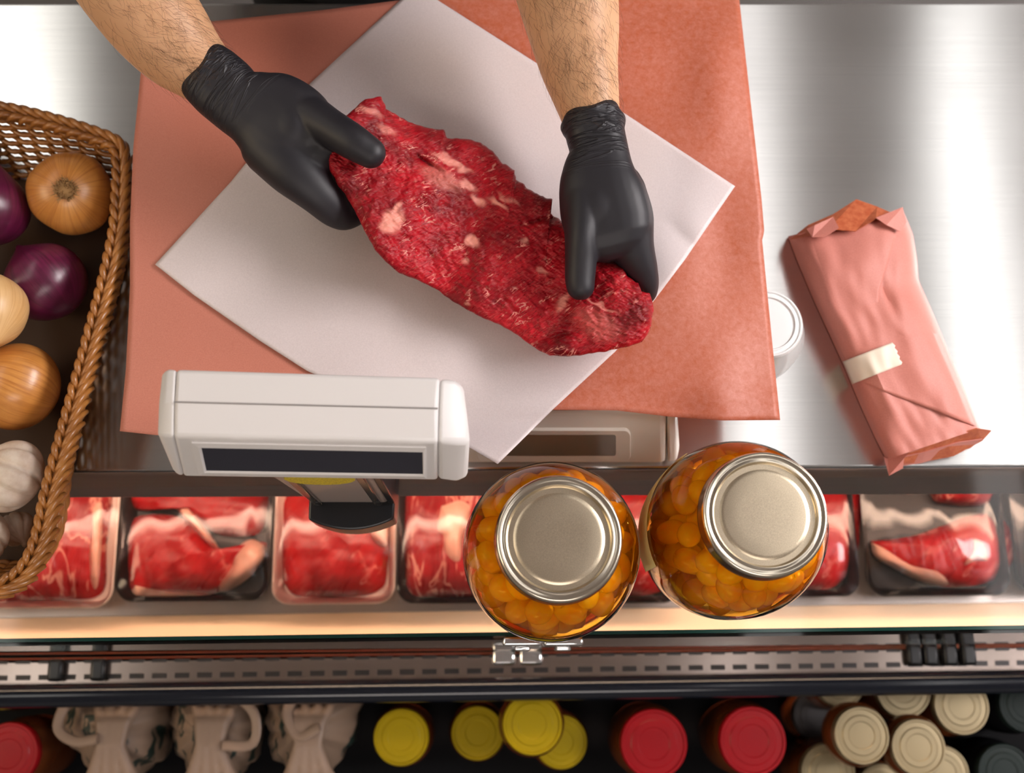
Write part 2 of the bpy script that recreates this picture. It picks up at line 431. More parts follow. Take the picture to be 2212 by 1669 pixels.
def cr(pts, n):                       # Catmull-Rom resample of tuples, even in parameter
    P = [np.array(p, float) for p in pts]; P = [2 * P[0] - P[1]] + P + [2 * P[-1] - P[-2]]
    seg = len(P) - 3; out = []
    for k in range(n):
        t = k / (n - 1) * seg; i = min(int(t), seg - 1); u = t - i
        p0, p1, p2, p3 = P[i:i + 4]
        out.append(0.5 * ((2 * p1) + (-p0 + p2) * u + (2 * p0 - 5 * p1 + 4 * p2 - p3) * u * u + (-p0 + 3 * p1 - 3 * p2 + p3) * u ** 3))
    return out
def arc(pts, n):                      # polyline resample by arc length
    P = np.array(pts, float); d = np.r_[0, np.cumsum(np.linalg.norm(np.diff(P, axis=0), axis=1))]
    t = np.linspace(0, d[-1], n); return np.stack([np.interp(t, d, P[:, k]) for k in range(P.shape[1])], 1)
def nz(x, y, z=0.0): return noise.noise(Vector((x, y, z)))

# ------------------------------------------------------------------ the setting
o = MB().box((-4, -4, -1.0), (4, 4, -0.92)).build('floor', FLOORM, smooth=False); struct(o)
o = MB().box((-4, -4, ZC), (4, 4, ZC + 0.1)).build('ceiling', CEILM, smooth=False); struct(o)
def m_emit(name, col, s):
    t = NT(name); e = t.n('ShaderNodeEmission'); e.inputs[0].default_value = (*col, 1); e.inputs[1].default_value = s; return t.done(e)
WHITEM = simple('lamp_housing', (0.8, 0.8, 0.8), 0.5)
for i, (x0, x1, y0, y1, st, c, lab) in enumerate(LAMPS):
    t = thing('ceiling_light', lab, 'lamp', ((x0 + x1) / 2, (y0 + y1) / 2, ZC), 'lamps on the ceiling')
    MB().box((x0 - .02, y0 - .02, ZC - .05), (x1 + .02, y1 + .02, ZC)).build('housing', WHITEM, t, False)
    MB().box((x0, y0, ZC - .065), (x1, y1, ZC - .0505)).build('diffuser', m_emit('lamp_diffuser_%d' % i, c, st), t, False)

# ------------------------------------------------------------------ display case
XL, XR = -1.3, 1.4
def ax(p0, p1, z):                    # line through two pixels at height z, extended to XL..XR
    a, b = at(*p0, z), at(*p1, z); d = (b - a) / (b.x - a.x)
    return a + d * (XL - a.x), a + d * (XR - a.x)
case = thing('deli_display_case', 'long steel and glass butcher display case with brushed worktop and glass top', 'display case', (0, 0.1, -0.92))
F0, F1 = ax((140, 1019), (2200, 1008), 0.0)        # worktop front edge
B0, B1 = ax((500, 6), (2100, 5), 0.0)              # worktop back edge
def slab(mb, a0, a1, b1, b0, th, mi=0):
    vs = [a0, a1, b1, b0]; mb.add([p - Vector((0, 0, th)) for p in vs] + vs, [(3, 2, 1, 0), (4, 5, 6, 7), (0, 1, 5, 4), (1, 2, 6, 5), (2, 3, 7, 6), (3, 0, 4, 7)], mi); return mb
slab(MB(), F0, F1, B1, B0, 0.02).build('worktop', STEEL, case, mods=[BEV(.003)])
A0, A1 = ax((140, 1074), (2200, 1066), -0.05)
mb = MB(); mb.add([F0 + Vector((0, -.0005, -.003)), F1 + Vector((0, -.0005, -.003)), A1, A0, A1 + Vector((0, .006, 0)), A0 + Vector((0, .006, 0)), F1 + Vector((0, .02, -.021)), F0 + Vector((0, .02, -.021))],
    [(3, 2, 1, 0), (3, 5, 4, 2), (5, 7, 6, 4), (0, 1, 6, 7), (0, 7, 5, 3), (1, 2, 4, 6)]); mb.build('front_edge', EDGEM, case)
G0, G1 = ax((0, 1379), (2212, 1350), 0.0)
mbg = slab(MB(), G0, G1, F1 + Vector((0, -.001, -.0003)), F0 + Vector((0, -.001, -.0003)), 0.008)
mbg.build('glass_top', SHELFG, case, smooth=False)
e = Vector((0, -.0035, 0)); slab(MB(), G0 + e, G1 + e, G1 + Vector((0, 0.0, 0)), G0 + Vector((0, 0.0, 0)), .010).build('glass_edge', EDGEG, case, smooth=False)
# front pane, hanging almost straight down from the glass edge
ZD = -0.31
P0, P1 = ax((0, 1412), (2212, 1388), ZD + .02)
mb = MB(); mb.add([G0 + Vector((0, -.004, -.012)), G1 + Vector((0, -.004, -.012)), P1, P0], [(0, 1, 2, 3)])
mb.build('front_glass', GLASS, case, smooth=False, mods=[('SOLIDIFY', dict(thickness=.006, offset=0))])
# bottom seal, deck
S0, S1 = ax((0, 1424), (2212, 1396), ZD + .015)
MB().tube([S0, S1], .0011, 8).build('red_seal', REDSEAL, case)
D0, D1 = ax((0, 1334), (2212, 1300), ZD); D2, D3 = ax((0, 1400), (2212, 1375), ZD)
K0, K1 = Vector((XL, .62, ZD)), Vector((XR, .62, ZD))
slab(MB(), D0, D1, K1, K0, .02).build('deck', LEDGE, case)
slab(MB(), D2, D3, D1 + Vector((0, -.0004, -.002)), D0 + Vector((0, -.0004, -.002)), .02).build('deck_front', DECKM, case)
mb = MB(); mb.box((XL, .62, -.92), (XR, .64, -.021)); mb.box((XL, .05, -.92), (XR, .62, ZD - .021)); mb.build('cabinet', INNER, case, smooth=False)
# air grille rail with slots
R0, R1 = ax((0, 1432), (2212, 1400), -.27); R2, R3 = ax((0, 1486), (2212, 1451), -.27)
slab(MB(), R2, R3, R1, R0, .04).build('air_grille', RAILM, case)
mb = MB()
def dashrow(ya, yb, w, h, z):
    a, b = at(0, ya, z), at(2212, yb, z); k = 0
    n = 64
    for i in range(-4, n):
        t0 = i / 46.0; p = a + (b - a) * t0
        mb.add([p + Vector((-w, -h, 0)), p + Vector((w, -h, 0)), p + Vector((w, h, 0)), p + Vector((-w, h, 0)), p + Vector((-w, -h, -.003)), p + Vector((w, -h, -.003)), p + Vector((w, h, -.003)), p + Vector((-w, h, -.003))],
               [(0, 1, 2, 3), (7, 6, 5, 4), (0, 4, 5, 1), (1, 5, 6, 2), (2, 6, 7, 3), (3, 7, 4, 0)])
dashrow(1464, 1431, .0086, .0030, -.2695); dashrow(1431, 1401, .0086, .0018, -.2695)  # slots and their reflection, both rows built as dark boxes
mb.build('slots_and_reflection', DARKST, case, smooth=False)
for px, py in ((120, 1447), (212, 1446), (1975, 1414), (2010, 1414), (2052, 1414), (2092, 1413)):
    p = at(px, py, -.262); w = .0088
    MB().box((p.x - w, p.y - .013, -.2692), (p.x + w, p.y + .013, -.2572)).build('clip_with_reflection', BLACKP, case, mods=[BEV(.004)])  # clip and its mirror image built as one solid black block
T0, T1 = ax((0, 1496), (2212, 1465), -.24); U0, U1 = ax((0, 1512), (2212, 1478), -.25)
rings = []
for a0, a1 in ((R2, R3),): pass
def bandring(q, qr):
    return q
m0 = (T0 + U0) / 2; m1 = (T1 + U1) / 2
MB().tube([m0, m1], .0135, 20).build('bumper', BUMPER, case)
# lower customer shelf
mb = MB(); mb.box((XL, -.40, -.46), (XR, .04, -.44)); mb.box((XL, .03, -.44), (XR, .05, -.335)); mb.build('lower_shelf', SHELFD, case, smooth=False)
MB().box((XL, -.385, -.92), (XR, .045, -.461)).build('plinth', SHELFD, case, smooth=False)
# glass clamps and their reflection
for px in (1128, 1216):
    p = at(px, 1381, -.006); c = MB()
    c.box((p.x - .019, p.y - .006, -.03), (p.x + .019, p.y + .003, .004)); c.box((p.x - .008, p.y - .011, -.02), (p.x + .008, p.y - .006, -.002))
    k = c.build('glass_clamp', CHROME, case, mods=[BEV(.0025)])
for px in (1088, 1146):
    p = at(px, 1418, ZD + .03); MB().box((p.x - .014, p.y - .010, ZD + .02), (p.x + .014, p.y + .010, ZD + .045)).build('clamp_reflection', CHROME, case, mods=[BEV(.004)])  # reflection of the clamps, built as solid chrome blocks
# light strip of the case under the worktop edge
MB().box((XL + .1, .22, -.060), (XR - .1, .25, -.045)).build('case_light', m_emit('case_lamp', (1.0, 0.66, 0.48), 22), case, smooth=False)

# ------------------------------------------------------------------ papers
def zpaper(px, py):
    z = .118 + .0022 * math.sin(px * .0075 + py * .004) + .0016 * math.sin(py * .011 - px * .006 + 1.3)
    z += .002 * nz(px * .006, py * .006, 3.1)
    return z
def coons(top, bot, left, right, nu, nv):
    T = arc(top, nu); B = arc(bot, nu); L = arc(left, nv); R = arc(right, nv); out = []
    for j in range(nv):
        v = j / (nv - 1); row = []
        for i in range(nu):
            u = i / (nu - 1)
            p = (1 - v) * T[i] + v * B[i] + (1 - u) * L[j] + u * R[j] - ((1 - u) * (1 - v) * T[0] + u * (1 - v) * T[-1] + (1 - u) * v * B[0] + u * v * B[-1])
            row.append(p)
        out.append(row)
    return out
def sm(x): x = max(0, min(1, x)); return x * x * (3 - 2 * x)
def zpeach(px, py):
    z = zpaper(px, py)
    # the sheet droops where it leaves the scale's platter
    z -= .006 * sm((420 - px) / 260.0) + .012 * sm((px - 1460) / 260.0)
    z += .007 * math.exp(-((px - 1560) / 60.0) ** 2) * math.sin(py * .009)
    z -= .018 * sm((120 - py) / 200.0)
    z += .006 * math.exp(-((py - 890) / 50.0) ** 2) * math.sin(px * .012)
    return z
PG = coons([(322, 62), (470, 45), (700, 22), (870, 0), (1200, -40), (1592, -80)],
           [(259, 931), (340, 940), (700, 925), (1000, 895), (1190, 885), (1330, 886), (1450, 900), (1560, 908), (1685, 907)],
           [(322, 62), (305, 150), (288, 320), (281, 480), (281, 620), (272, 800), (259, 931)],
           [(1592, -80), (1597, 0), (1610, 120), (1628, 280), (1645, 430), (1651, 502), (1646, 516), (1658, 640), (1668, 740), (1685, 907)], 110, 90)
mb = MB().grid([[at(p[0], p[1], zpeach(p[0], p[1])) for p in r] for r in PG])
ob = mb.build('butcher_paper', PEACH, loc=at(970, 500, .118), mods=[('SOLIDIFY', dict(thickness=.0003, offset=-1))])
tag(ob, 'large peach pink sheet of butcher paper spread over the scale under the white sheet', 'paper')
WG = coons([(335, 571), (500, 391), (670, 180), (865, 0), (903, -38)], [(1075, 1002), (1190, 888), (1330, 758), (1480, 560), (1588, 402)],
           [(335, 571), (420, 638), (560, 735), (662, 800), (860, 890), (1018, 968), (1075, 1002)],
           [(903, -38), (945, 0), (1165, 140), (1345, 242), (1588, 402)], 100, 100)
def zwhite(px, py):
    z = zpeach(px, py) + .0035
    z += .010 * sm((1.0 - math.hypot(px - 1480, py - 560) / 130.0)) * abs(math.sin((px - py) * .012 + 1))
    z += .020 * sm((py - 900) / 90.0)
    z += .006 * sm((px - 1450) / 120.0)
    return z
mb = MB().grid([[at(p[0], p[1], zwhite(p[0], p[1])) for p in r] for r in WG])
ob = mb.build('wrapping_sheet', WHITEP, loc=at(960, 480, .122), mods=[('SOLIDIFY', dict(thickness=.0003, offset=1))])
tag(ob, 'white translucent square sheet of wrapping paper lying cornerwise on the peach paper', 'paper')

# ------------------------------------------------------------------ held beef
top_e = [(708, 318), (728, 268), (752, 246), (788, 214), (824, 208), (834, 236), (862, 250), (884, 264), (925, 276), (960, 281), (966, 298), (1010, 300), (1040, 308), (1066, 328), (1085, 352), (1111, 366), (1116, 388), (1148, 411), (1164, 420), (1190, 431), (1182, 455), (1214, 478), (1256, 506), (1300, 545), (1345, 572), (1352, 592), (1378, 612), (1382, 628), (1404, 634)]
bot_e = [(705, 326), (712, 366), (730, 400), (748, 424), (768, 458), (788, 500), (810, 540), (834, 566), (862, 590), (898, 603), (938, 622), (985, 655), (1040, 686), (1086, 704), (1118, 724), (1150, 748), (1186, 768), (1225, 770), (1262, 766), (1310, 758), (1352, 750), (1388, 738), (1404, 714), (1412, 670), (1410, 652)]
NU, NV = 320, 150
Te = arc(top_e, NU); Be = arc(bot_e, NU)
def zmeat(px, py):                    # mid-plane of the slab
    t = (px - 705) / 705.0
    return .150 + .040 * sm(1 - t * 2.2) + .020 * sm((t - .62) * 2.6) + .004 * math.sin(px * .022 + py * .016) + .003 * nz(px * .018, py * .018)
ringsT = []; fatv = []
blobs = [(846, 478, 22, 26, 1), (858, 448, 8, 14, .9), (1020, 522, 15, 12, 1), (1133, 518, 9, 6, .9), (1007, 566, 9, 6, .7), (955, 385, 46, 20, .35), (1010, 402, 22, 9, .8), (1035, 432, 20, 7, .9), (1075, 440, 22, 6, .9), (985, 355, 38, 6, .8), (1100, 430, 26, 6, .5), (960, 340, 26, 7, .6), (1215, 655, 10, 22, .7), (1300, 660, 40, 3, .5), (1290, 700, 50, 30, .18), (800, 240, 26, 10, .5), (835, 280, 20, 8, .5), (1010, 655, 8, 5, .7), (1170, 585, 12, 5, .6)]
def fatamt(px, py):
    f = 0
    wx = px + 9 * nz(px * .05, py * .05, 1); wy = py + 9 * nz(px * .05, py * .05, 7)
    for bx, by, rx, ry, a in blobs:
        if abs(px - bx) > 90 or abs(py - by) > 70: continue
        dx, dy = wx - bx, wy - by; c, s_ = .88, .47
        u, v = dx * c + dy * s_, -dx * s_ + dy * c
        f = max(f, a * sm(1.6 - math.hypot(u / rx, v / ry) * 1.15))
    return f
for i in range(NU):
    u = i / (NU - 1); T, B = Te[i].copy(), Be[i].copy()
    jag = 5.5 if .5 < u < .75 or u > .93 else 2.6
    T += np.array([nz(i * .21, 0, 5), nz(i * .21, 9, 5)]) * jag; B += np.array([nz(i * .17, 3, 8), nz(i * .17, 5, 8)]) * 2.2
    endt = min(1, (math.sin(PI * min(u / .10, 1) / 2)) * 1) if u < .10 else (math.sin(PI * min((1 - u) / .06, 1) / 2) if u > .94 else 1)
    th = .0115 * (.35 + .65 * endt); ring = []; fr = []
    for half in (0, 1):
        for j in range(NV if half == 0 else 40):
            nn = NV if half == 0 else 40
            v = j / nn if half == 0 else 1 - j / nn
            P = T + (B - T) * v
            e = (1 - abs(2 * v - 1) ** 3.2) ** .55 if 0 < v < 1 else 0
            zc = zmeat(P[0], P[1])
            if half == 0:
                rel = .0016 * nz(P[0] * .05 + P[1] * .02, P[1] * .09 - P[0] * .035, 2) + .0011 * nz(P[0] * .11 + P[1] * .04, P[1] * .22 - P[0] * .10, 4) + .0022 * nz(P[0] * .016, P[1] * .016, 11)
                # a cleft in the muscle left of centre and a fold on the right
                cl = math.exp(-(((P[0] - 895) * .52 - (P[1] - 335) * .85) / 5.5) ** 2) * sm(1 - math.hypot(P[0] - 925, P[1] - 352) / 62.0)
                cl2 = math.exp(-((P[1] - 478 + (P[0] - 1160) * .12 + 4 * math.sin(P[0] * .06)) / 5.0) ** 2) * sm(1 - abs(P[0] - 1165) / 60.0)
                cl3 = math.exp(-((P[1] - 725 + (P[0] - 1200) * .22) / 5.0) ** 2) * sm(1 - abs(P[0] - 1200) / 75.0)
                z = zc + th * e + rel * (e + .15) - .006 * cl - .006 * cl2 - .004 * cl3
                fr.append(fatamt(P[0], P[1]))
            else:
                z = zc - th * e; fr.append(0)
            ring.append(at(P[0], P[1], z))
    ringsT.append(ring); fatv += fr
mb = MB().loft(ringsT)
beef = mb.build('raw_beef_piece', MEAT, loc=at(1060, 500, .13), sharp=None)
at_ = beef.data.attributes.new('fat', 'FLOAT', 'POINT'); at_.data.foreach_set('value', fatv)
tag(beef, 'long marbled piece of raw red beef held over the white sheet by two gloved hands', 'meat')

# ------------------------------------------------------------------ the butcher
def sweep(mb, path, n=28, steps=26, power=2.0, roundend=(True, True)):
    """path: (px, py, z, half-width px, half-thickness m)"""
    P = cr(path, steps); pts = [at(p[0], p[1], p[2]) for p in P]; rings = []
    k = len(P)
    for i, p in enumerate(P):
        T = (pts[min(i + 1, k - 1)] - pts[max(i - 1, 0)]).normalized(); V = view(pts[i])
        S = T.cross(V).normalized(); U = S.cross(T).normalized()
        a = p[3] * mpp(pts[i]); b = p[4]
        rings.append([pts[i] + S * (a * math.copysign(abs(math.cos(t)) ** (2 / power), math.cos(t))) + U * (b * math.copysign(abs(math.sin(t)) ** (2 / power), math.sin(t))) for t in [2 * PI * j / n for j in range(n)]])
    def capend(ring, c, T, ext):
        out = []
        for q in (.35, .65, .85, .96):
            s_ = math.sqrt(1 - q * q); out.append([c + (v - c) * s_ + T * (ext * q) for v in ring])
        return out
    if roundend[1]:
        T = (pts[-1] - pts[-2]).normalized(); ext = min(P[-1][3] * mpp(pts[-1]), P[-1][4] * 1.3); rings += capend(rings[-1], pts[-1], T, ext)
    if roundend[0]:
        T = (pts[0] - pts[1]).normalized(); ext = min(P[0][3] * mpp(pts[0]), P[0][4] * 1.3); rings = capend(rings[0], pts[0], T, ext)[::-1] + rings
    mb.loft(rings)
ARMR = [(190, -150, .262, 104, .044), (262, -52, .240, 110, .044), (331, 39, .222, 106, .041), (383, 102, .210, 94, .036), (425, 142, .204, 78, .030), (467, 178, .200, 64, .026), (520, 225, .197, 60, .024)]
ARML = [(1190, -170, .268, 104, .046), (1215, -60, .245, 112, .045), (1228, 0, .235, 109, .043), (1240, 70, .225, 99, .038), (1251, 140, .214, 86, .033), (1267, 210, .206, 72, .028), (1280, 270, .200, 61, .025), (1288, 320, .196, 57, .023)]
person = thing('person', 'person in dark clothes behind the counter, both black gloved hands holding the raw beef', 'person', (-.15, .9, -.92))
body = MB()
sweep(body, ARMR); sweep(body, ARML)
SH_R, SH_L = Vector((-.36, .88, .50)), Vector((.06, .88, .50))
ER, EL = at(190, -150, .262), at(1190, -170, .268)
def wt(mb, pts, rr, n=20): mb.tube(pts, rr, n)
for e_, s_ in ((ER, SH_R), (EL, SH_L)):
    wt(body, [e_ + (e_ - s_) * .03, e_, e_.lerp(s_, .4), e_.lerp(s_, .8), s_], [.03, .043, .049, .052, .055])
def torso_ring(cx, cy, z, a, b, n=28): return [Vector((cx + a * math.cos(t), cy + b * math.sin(t), z)) for t in [2 * PI * j / n for j in range(n)]]
PX, PY = -.15, .91
body.loft([torso_ring(PX, PY, z, a, b) for z, a, b in ((-.02, .17, .11), (.10, .155, .105), (.25, .17, .11), (.40, .20, .115), (.50, .19, .10), (.55, .10, .07))])
body.loft([torso_ring(PX, PY - dy, z, a, b) for z, a, b, dy in ((.50, .06, .06, 0), (.60, .058, .06, .02), (.66, .058, .062, .04))])
hc = Vector((PX, PY - .065, .745))
body.loft([torso_ring(hc.x, hc.y + dy, hc.z + z, a, b) for z, a, b, dy in ((-.115, .025, .03, -.03), (-.095, .05, .06, -.02), (-.05, .066, .085, -.005), (0, .074, .095, 0), (.05, .076, .098, .002), (.09, .062, .08, .005), (.115, .03, .04, .006))])
body.loft([torso_ring(hc.x, hc.y - .095 - d, hc.z + z, a, a) for z, a, d in ((-.035, .006, .004), (-.028, .015, .010), (-.01, .010, .006), (.025, .006, -.004))])  # nose
for sx in (-1, 1): body.ball((hc.x + sx * .076, hc.y + .005, hc.z - .005), .03, 8, (.35, .6, 1.0)); 
body.ball((hc.x, hc.y - .085, hc.z - .065), .02, 8, (1.2, .5, .45))
for sx in (-1, 1):
    wt(body, [(PX + sx * .085, PY, .02), (PX + sx * .09, PY, -.40), (PX + sx * .095, PY + .01, -.84)], [.085, .058, .042])
    body.loft([torso_ring(PX + sx * .095, PY - .04, z, .045, .12) for z in (-.915, -.89, -.86)])
REM = lambda v, it: [('REMESH', dict(mode='VOXEL', voxel_size=v, use_smooth_shade=True)), ('SMOOTH', dict(factor=.5, iterations=it))]
body.build('body', SKIN, person, mods=REM(.0032, 5))
# clothing
sh = MB(); sh.loft([torso_ring(PX, PY, z, a + .012, b + .012) for z, a, b in ((-.03, .18, .12), (.10, .165, .115), (.25, .18, .12), (.40, .21, .125), (.50, .20, .11), (.545, .11, .08))])
for e_, s_ in ((ER, SH_R), (EL, SH_L)):
    q = e_.lerp(s_, .45); sh.tube([q, e_.lerp(s_, .8), s_], [.060, .064, .066], 20)
sh.build('shirt', SHIRT, person, mods=REM(.006, 4))
tr = MB()
for sx in (-1, 1): tr.tube([(PX + sx * .085, PY, .0), (PX + sx * .09, PY, -.40), (PX + sx * .095, PY + .01, -.83)], [.098, .075, .06], 20)
tr.loft([torso_ring(PX, PY, z, a, b) for z, a, b in ((-.14, .16, .12), (-.02, .19, .13), (.02, .185, .128))])
tr.build('trousers', PANTS, person, mods=REM(.008, 3))
hh = MB(); hh.loft([torso_ring(hc.x, hc.y + .012 + dy, hc.z + z, a, b) for z, a, b, dy in ((-.02, .079, .085, .022), (.03, .083, .100, .008), (.07, .078, .095, .006), (.105, .055, .07, .006), (.125, .02, .03, .006))]); hh.build('head_hair', HEADHAIR, person)
# gloves
def glove_cuffring(mb, px, py, z, hw, ht, tube_r, dirpx):
    c = at(px, py, z); c2 = at(px + dirpx[0], py + dirpx[1], z); T = (c2 - c).normalized(); V = view(c); S = T.cross(V).normalized(); U = S.cross(T).normalized()
    a = hw * mpp(c)
    mb.tube([c + S * (a * math.cos(t)) + U * (ht * math.sin(t)) + T * (.0016 * math.sin(5 * t)) for t in [2 * PI * j / 60 for j in range(60)]], tube_r, 8, closed=True)
def ridge(mb, pxpts, r0):             # a stretched wrinkle on the back of the glove
    P = cr(pxpts, 16); k = len(P); mb.tube([at(p[0], p[1], p[2]) for p in P], [r0 * math.sin(PI * (i + .6) / (k + .2)) + .0002 for i in range(k)], 8)
g1 = MB()
sweep(g1, [(458, 168, .2005, 72, .0285), (484, 192, .199, 74, .0275), (515, 220, .197, 72, .026), (548, 236, .195, 84, .026), (585, 256, .193, 104, .026), (630, 292, .191, 108, .026), (665, 326, .187, 88, .023)], power=2.7)
sweep(g1, [(590, 232, .192, 52, .024), (655, 246, .199, 50, .022), (712, 276, .209, 42, .0175), (762, 306, .215, 39, .015), (800, 330, .2135, 34, .0125)])          # thumb
sweep(g1, [(590, 245, .192, 60, .024), (640, 280, .195, 60, .025), (672, 296, .196, 44, .020)], power=2.3)
sweep(g1, [(585, 315, .188, 66, .024), (640, 368, .187, 62, .021), (688, 418, .178, 47, .017), (728, 458, .164, 37, .013), (752, 470, .154, 26, .011), (792, 455, .145, 19, .009)])          # index
sweep(g1, [(620, 350, .178, 46, .017), (665, 395, .170, 38, .014), (710, 430, .156, 30, .011), (745, 435, .144, 22, .009), (800, 420, .138, 18, .008)])   # middle
sweep(g1, [(610, 320, .172, 42, .016), (660, 365, .162, 33, .012), (705, 395, .150, 25, .010), (745, 400, .142, 20, .009), (790, 385, .139, 17, .008)])   # ring
sweep(g1, [(620, 300, .170, 34, .014), (665, 335, .160, 26, .011), (705, 362, .150, 22, .009), (745, 362, .146, 17, .008)])                          # little
glove_cuffring(g1, 461, 171, .2007, 68, .029, .0016, (20, 19))
glove_cuffring(g1, 467, 176, .2005, 69, .0285, .0012, (22, 19))
random.seed(3)
GREM = [('REMESH', dict(mode='VOXEL', voxel_size=.0014, use_smooth_shade=True)), ('SMOOTH', dict(factor=.5, iterations=9))]
w1 = at(455, 163, .2) - wloc(person); w1b = at(575, 262, .2) - wloc(person); a = g1.build('glove', m_glove('black_nitrile', w1.x, w1.y, math.atan2(w1b.y - w1.y, w1b.x - w1.x)), person, mods=GREM)
g2 = MB()
sweep(g2, [(1281, 264, .2005, 64, .0275), (1286, 290, .199, 64, .0265), (1294, 328, .197, 64, .025), (1293, 368, .196, 77, .026), (1295, 402, .195, 88, .027), (1304, 444, .193, 96, .027), (1314, 486, .190, 96, .025)], power=2.7)
sweep(g2, [(1268, 390, .194, 58, .024), (1264, 450, .196, 52, .022), (1257, 510, .195, 38, .0185), (1255, 560, .190, 35, .015), (1253, 600, .186, 33, .013), (1254, 618, .184, 31, .0125)])
sweep(g2, [(1290, 400, .192, 66, .026), (1292, 450, .194, 62, .026), (1297, 492, .192, 46, .021)], power=2.3)
sweep(g2, [(1322, 420, .191, 74, .025), (1346, 488, .190, 70, .022), (1368, 540, .180, 48, .018), (1388, 585, .167, 34, .014), (1398, 618, .154, 25, .012), (1392, 640, .143, 19, .010), (1350, 640, .138, 15, .008)])
sweep(g2, [(1330, 450, .180, 56, .018), (1356, 510, .170, 42, .015), (1378, 565, .156, 29, .012), (1382, 600, .146, 20, .010), (1340, 612, .140, 16, .008)])
sweep(g2, [(1325, 440, .172, 48, .016), (1348, 500, .160, 36, .013), (1366, 545, .149, 25, .011), (1358, 575, .142, 18, .009), (1320, 582, .139, 15, .008)])
sweep(g2, [(1315, 430, .170, 40, .015), (1330, 480, .158, 29, .012), (1345, 515, .149, 21, .010), (1332, 545, .143, 16, .008), (1310, 550, .141, 14, .008)])
for dy, hw, r in ((0, 66, .0021), (5, 68, .0016), (11, 67.5, .0013), (18, 66, .0011)): glove_cuffring(g2, 1280 + dy * .2, 262 + dy, .2007, hw, .0275, r, (3, 20))
w2 = at(1279, 255, .2) - wloc(person); w2b = at(1295, 400, .2) - wloc(person); b = g2.build('glove', m_glove('black_nitrile_creased', w2.x, w2.y, math.atan2(w2b.y - w2.y, w2b.x - w2.x)), person, mods=GREM)
# arm hair
def hairs(path, n, seed, flow):
    rnd = random.Random(seed); mb = MB(); P = cr(path, 60)
    pts = [at(p[0], p[1], p[2]) for p in P]
    for _ in range(n):
        i = rnd.uniform(8, 50); i0 = int(i)
        c = pts[i0]; T = (pts[i0 + 1] - pts[i0 - 1]).normalized(); V = view(c); S = T.cross(V).normalized(); U = S.cross(T).normalized()
        a = P[i0][3] * mpp(c); b = P[i0][4]; th = rnd.gauss(flow, .62)
        if not 0.05 < th < PI - .05: continue
        nrm = (S * (math.cos(th) / a) + U * (math.sin(th) / b)).normalized(); tan = (S * -math.sin(th) + U * math.cos(th)).normalized()
        p = c + T * rnd.uniform(-.004, .004) + S * (a * math.cos(th)) + U * (b * math.sin(th)) - nrm * .0008
        L = rnd.uniform(.008, .019); d = (T * rnd.uniform(.5, 1.1) + tan * rnd.gauss(-.25 if flow > PI / 2 else .25, .5)).normalized()
        d2 = (d + tan * rnd.gauss(0, .4)).normalized()
        q = [p, p + d * L * .4 + nrm * .0016, p + d * L * .7 + d2 * L * .1 + nrm * .0018, p + d * L * .75 + d2 * L * .3 + nrm * .001]
        mb.tube(q, [.00009, .00008, .00006, .00002], 3, caps=False)
    return mb
h = hairs(ARMR, 700, 1, PI * .5).build('arm_hair', HAIRM, person, sharp=None); h['kind'] = 'stuff'
h = hairs(ARML, 850, 2, PI * .5).build('arm_hair', HAIRM, person, sharp=None); h['kind'] = 'stuff'

# ------------------------------------------------------------------ scale
scale = thing('counter_scale', 'white counter scale under the peach paper, its slanted display head raised on a pole', 'scale', at(950, 900, 0))
xr = 1440
def prof(px):                         # front profile of scale body through pixel column px
    top = at(px, 893, .100); mid = at(px, 918, .090); low = at(px, 992, .020); foot = at(px, 1001, .006)
    return top, mid, low, foot
L_, R_ = prof(440), prof(1440)
yb = .56
def sec(P, shrink=0.0):
    t, m, l, f = P
    return [Vector((f.x, f.y + shrink, .006)), Vector((l.x, l.y + shrink, .022)), Vector((m.x, m.y + shrink, .088 - shrink * .6)), Vector((t.x, t.y + shrink + .004, .101 - shrink)), Vector((t.x, yb, .101 - shrink)), Vector((t.x, yb, .006))]
MB().loft([sec(L_, .0), sec(R_, .0)]).build('body', SCALEB, scale, mods=[BEV(.006, 4)])
eR = prof(1468)
MB().loft([sec([p + Vector((.0008, 0, 0)) for p in R_], .001), sec(prof(1462), .003), sec(eR, .014)]).build('side_cap', SCALEB, scale, mods=[BEV(.005, 4)])
eL = prof(412)
MB().loft([sec(eL, .014), sec(prof(418), .003), sec([p - Vector((.0008, 0, 0)) for p in L_], .001)]).build('side_cap', SCALEB, scale, mods=[BEV(.005, 4)])
pl0, pl1 = at(470, 888, .110), at(1450, 885, .110)
MB().box((pl0.x, pl0.y, .104), (pl1.x, .54, .111)).build('platter', CHROME, scale, mods=[BEV(.003)])
def onface(px, py, out=0.0):          # a point on the sloping front face
    t = (py - 918) / (992 - 918.0); z = .090 + (.020 - .090) * t; p = at(px, py, z); n = (prof(px)[1] - prof(px)[2]); nn = Vector((0, -n.z, n.y)).normalized()
    return p + nn * out
def facepanel(x0, x1, y0, y1, r, out, th):
    mb = MB(); pts = []
    for cx_, cy_, a0 in ((x1 - r, y0 + r, -90), (x1 - r, y1 - r, 0), (x0 + r, y1 - r, 90), (x0 + r, y0 + r, 180)):
        for k in range(7):
            a = math.radians(a0 + 15 * k); pts.append((cx_ + r * math.cos(a), cy_ + r * math.sin(a)))
    mb.loft([[onface(x, y, out - th) for x, y in pts], [onface(x, y, out) for x, y in pts]]); return mb
facepanel(1030, 1362, 924, 991, 14, .0030, .004).build('window_frame', SCALEB, scale, mods=[BEV(.0008)])
facepanel(1040, 1330, 932, 977, 5, .0036, .002).build('front_window', WINDOWB, scale)
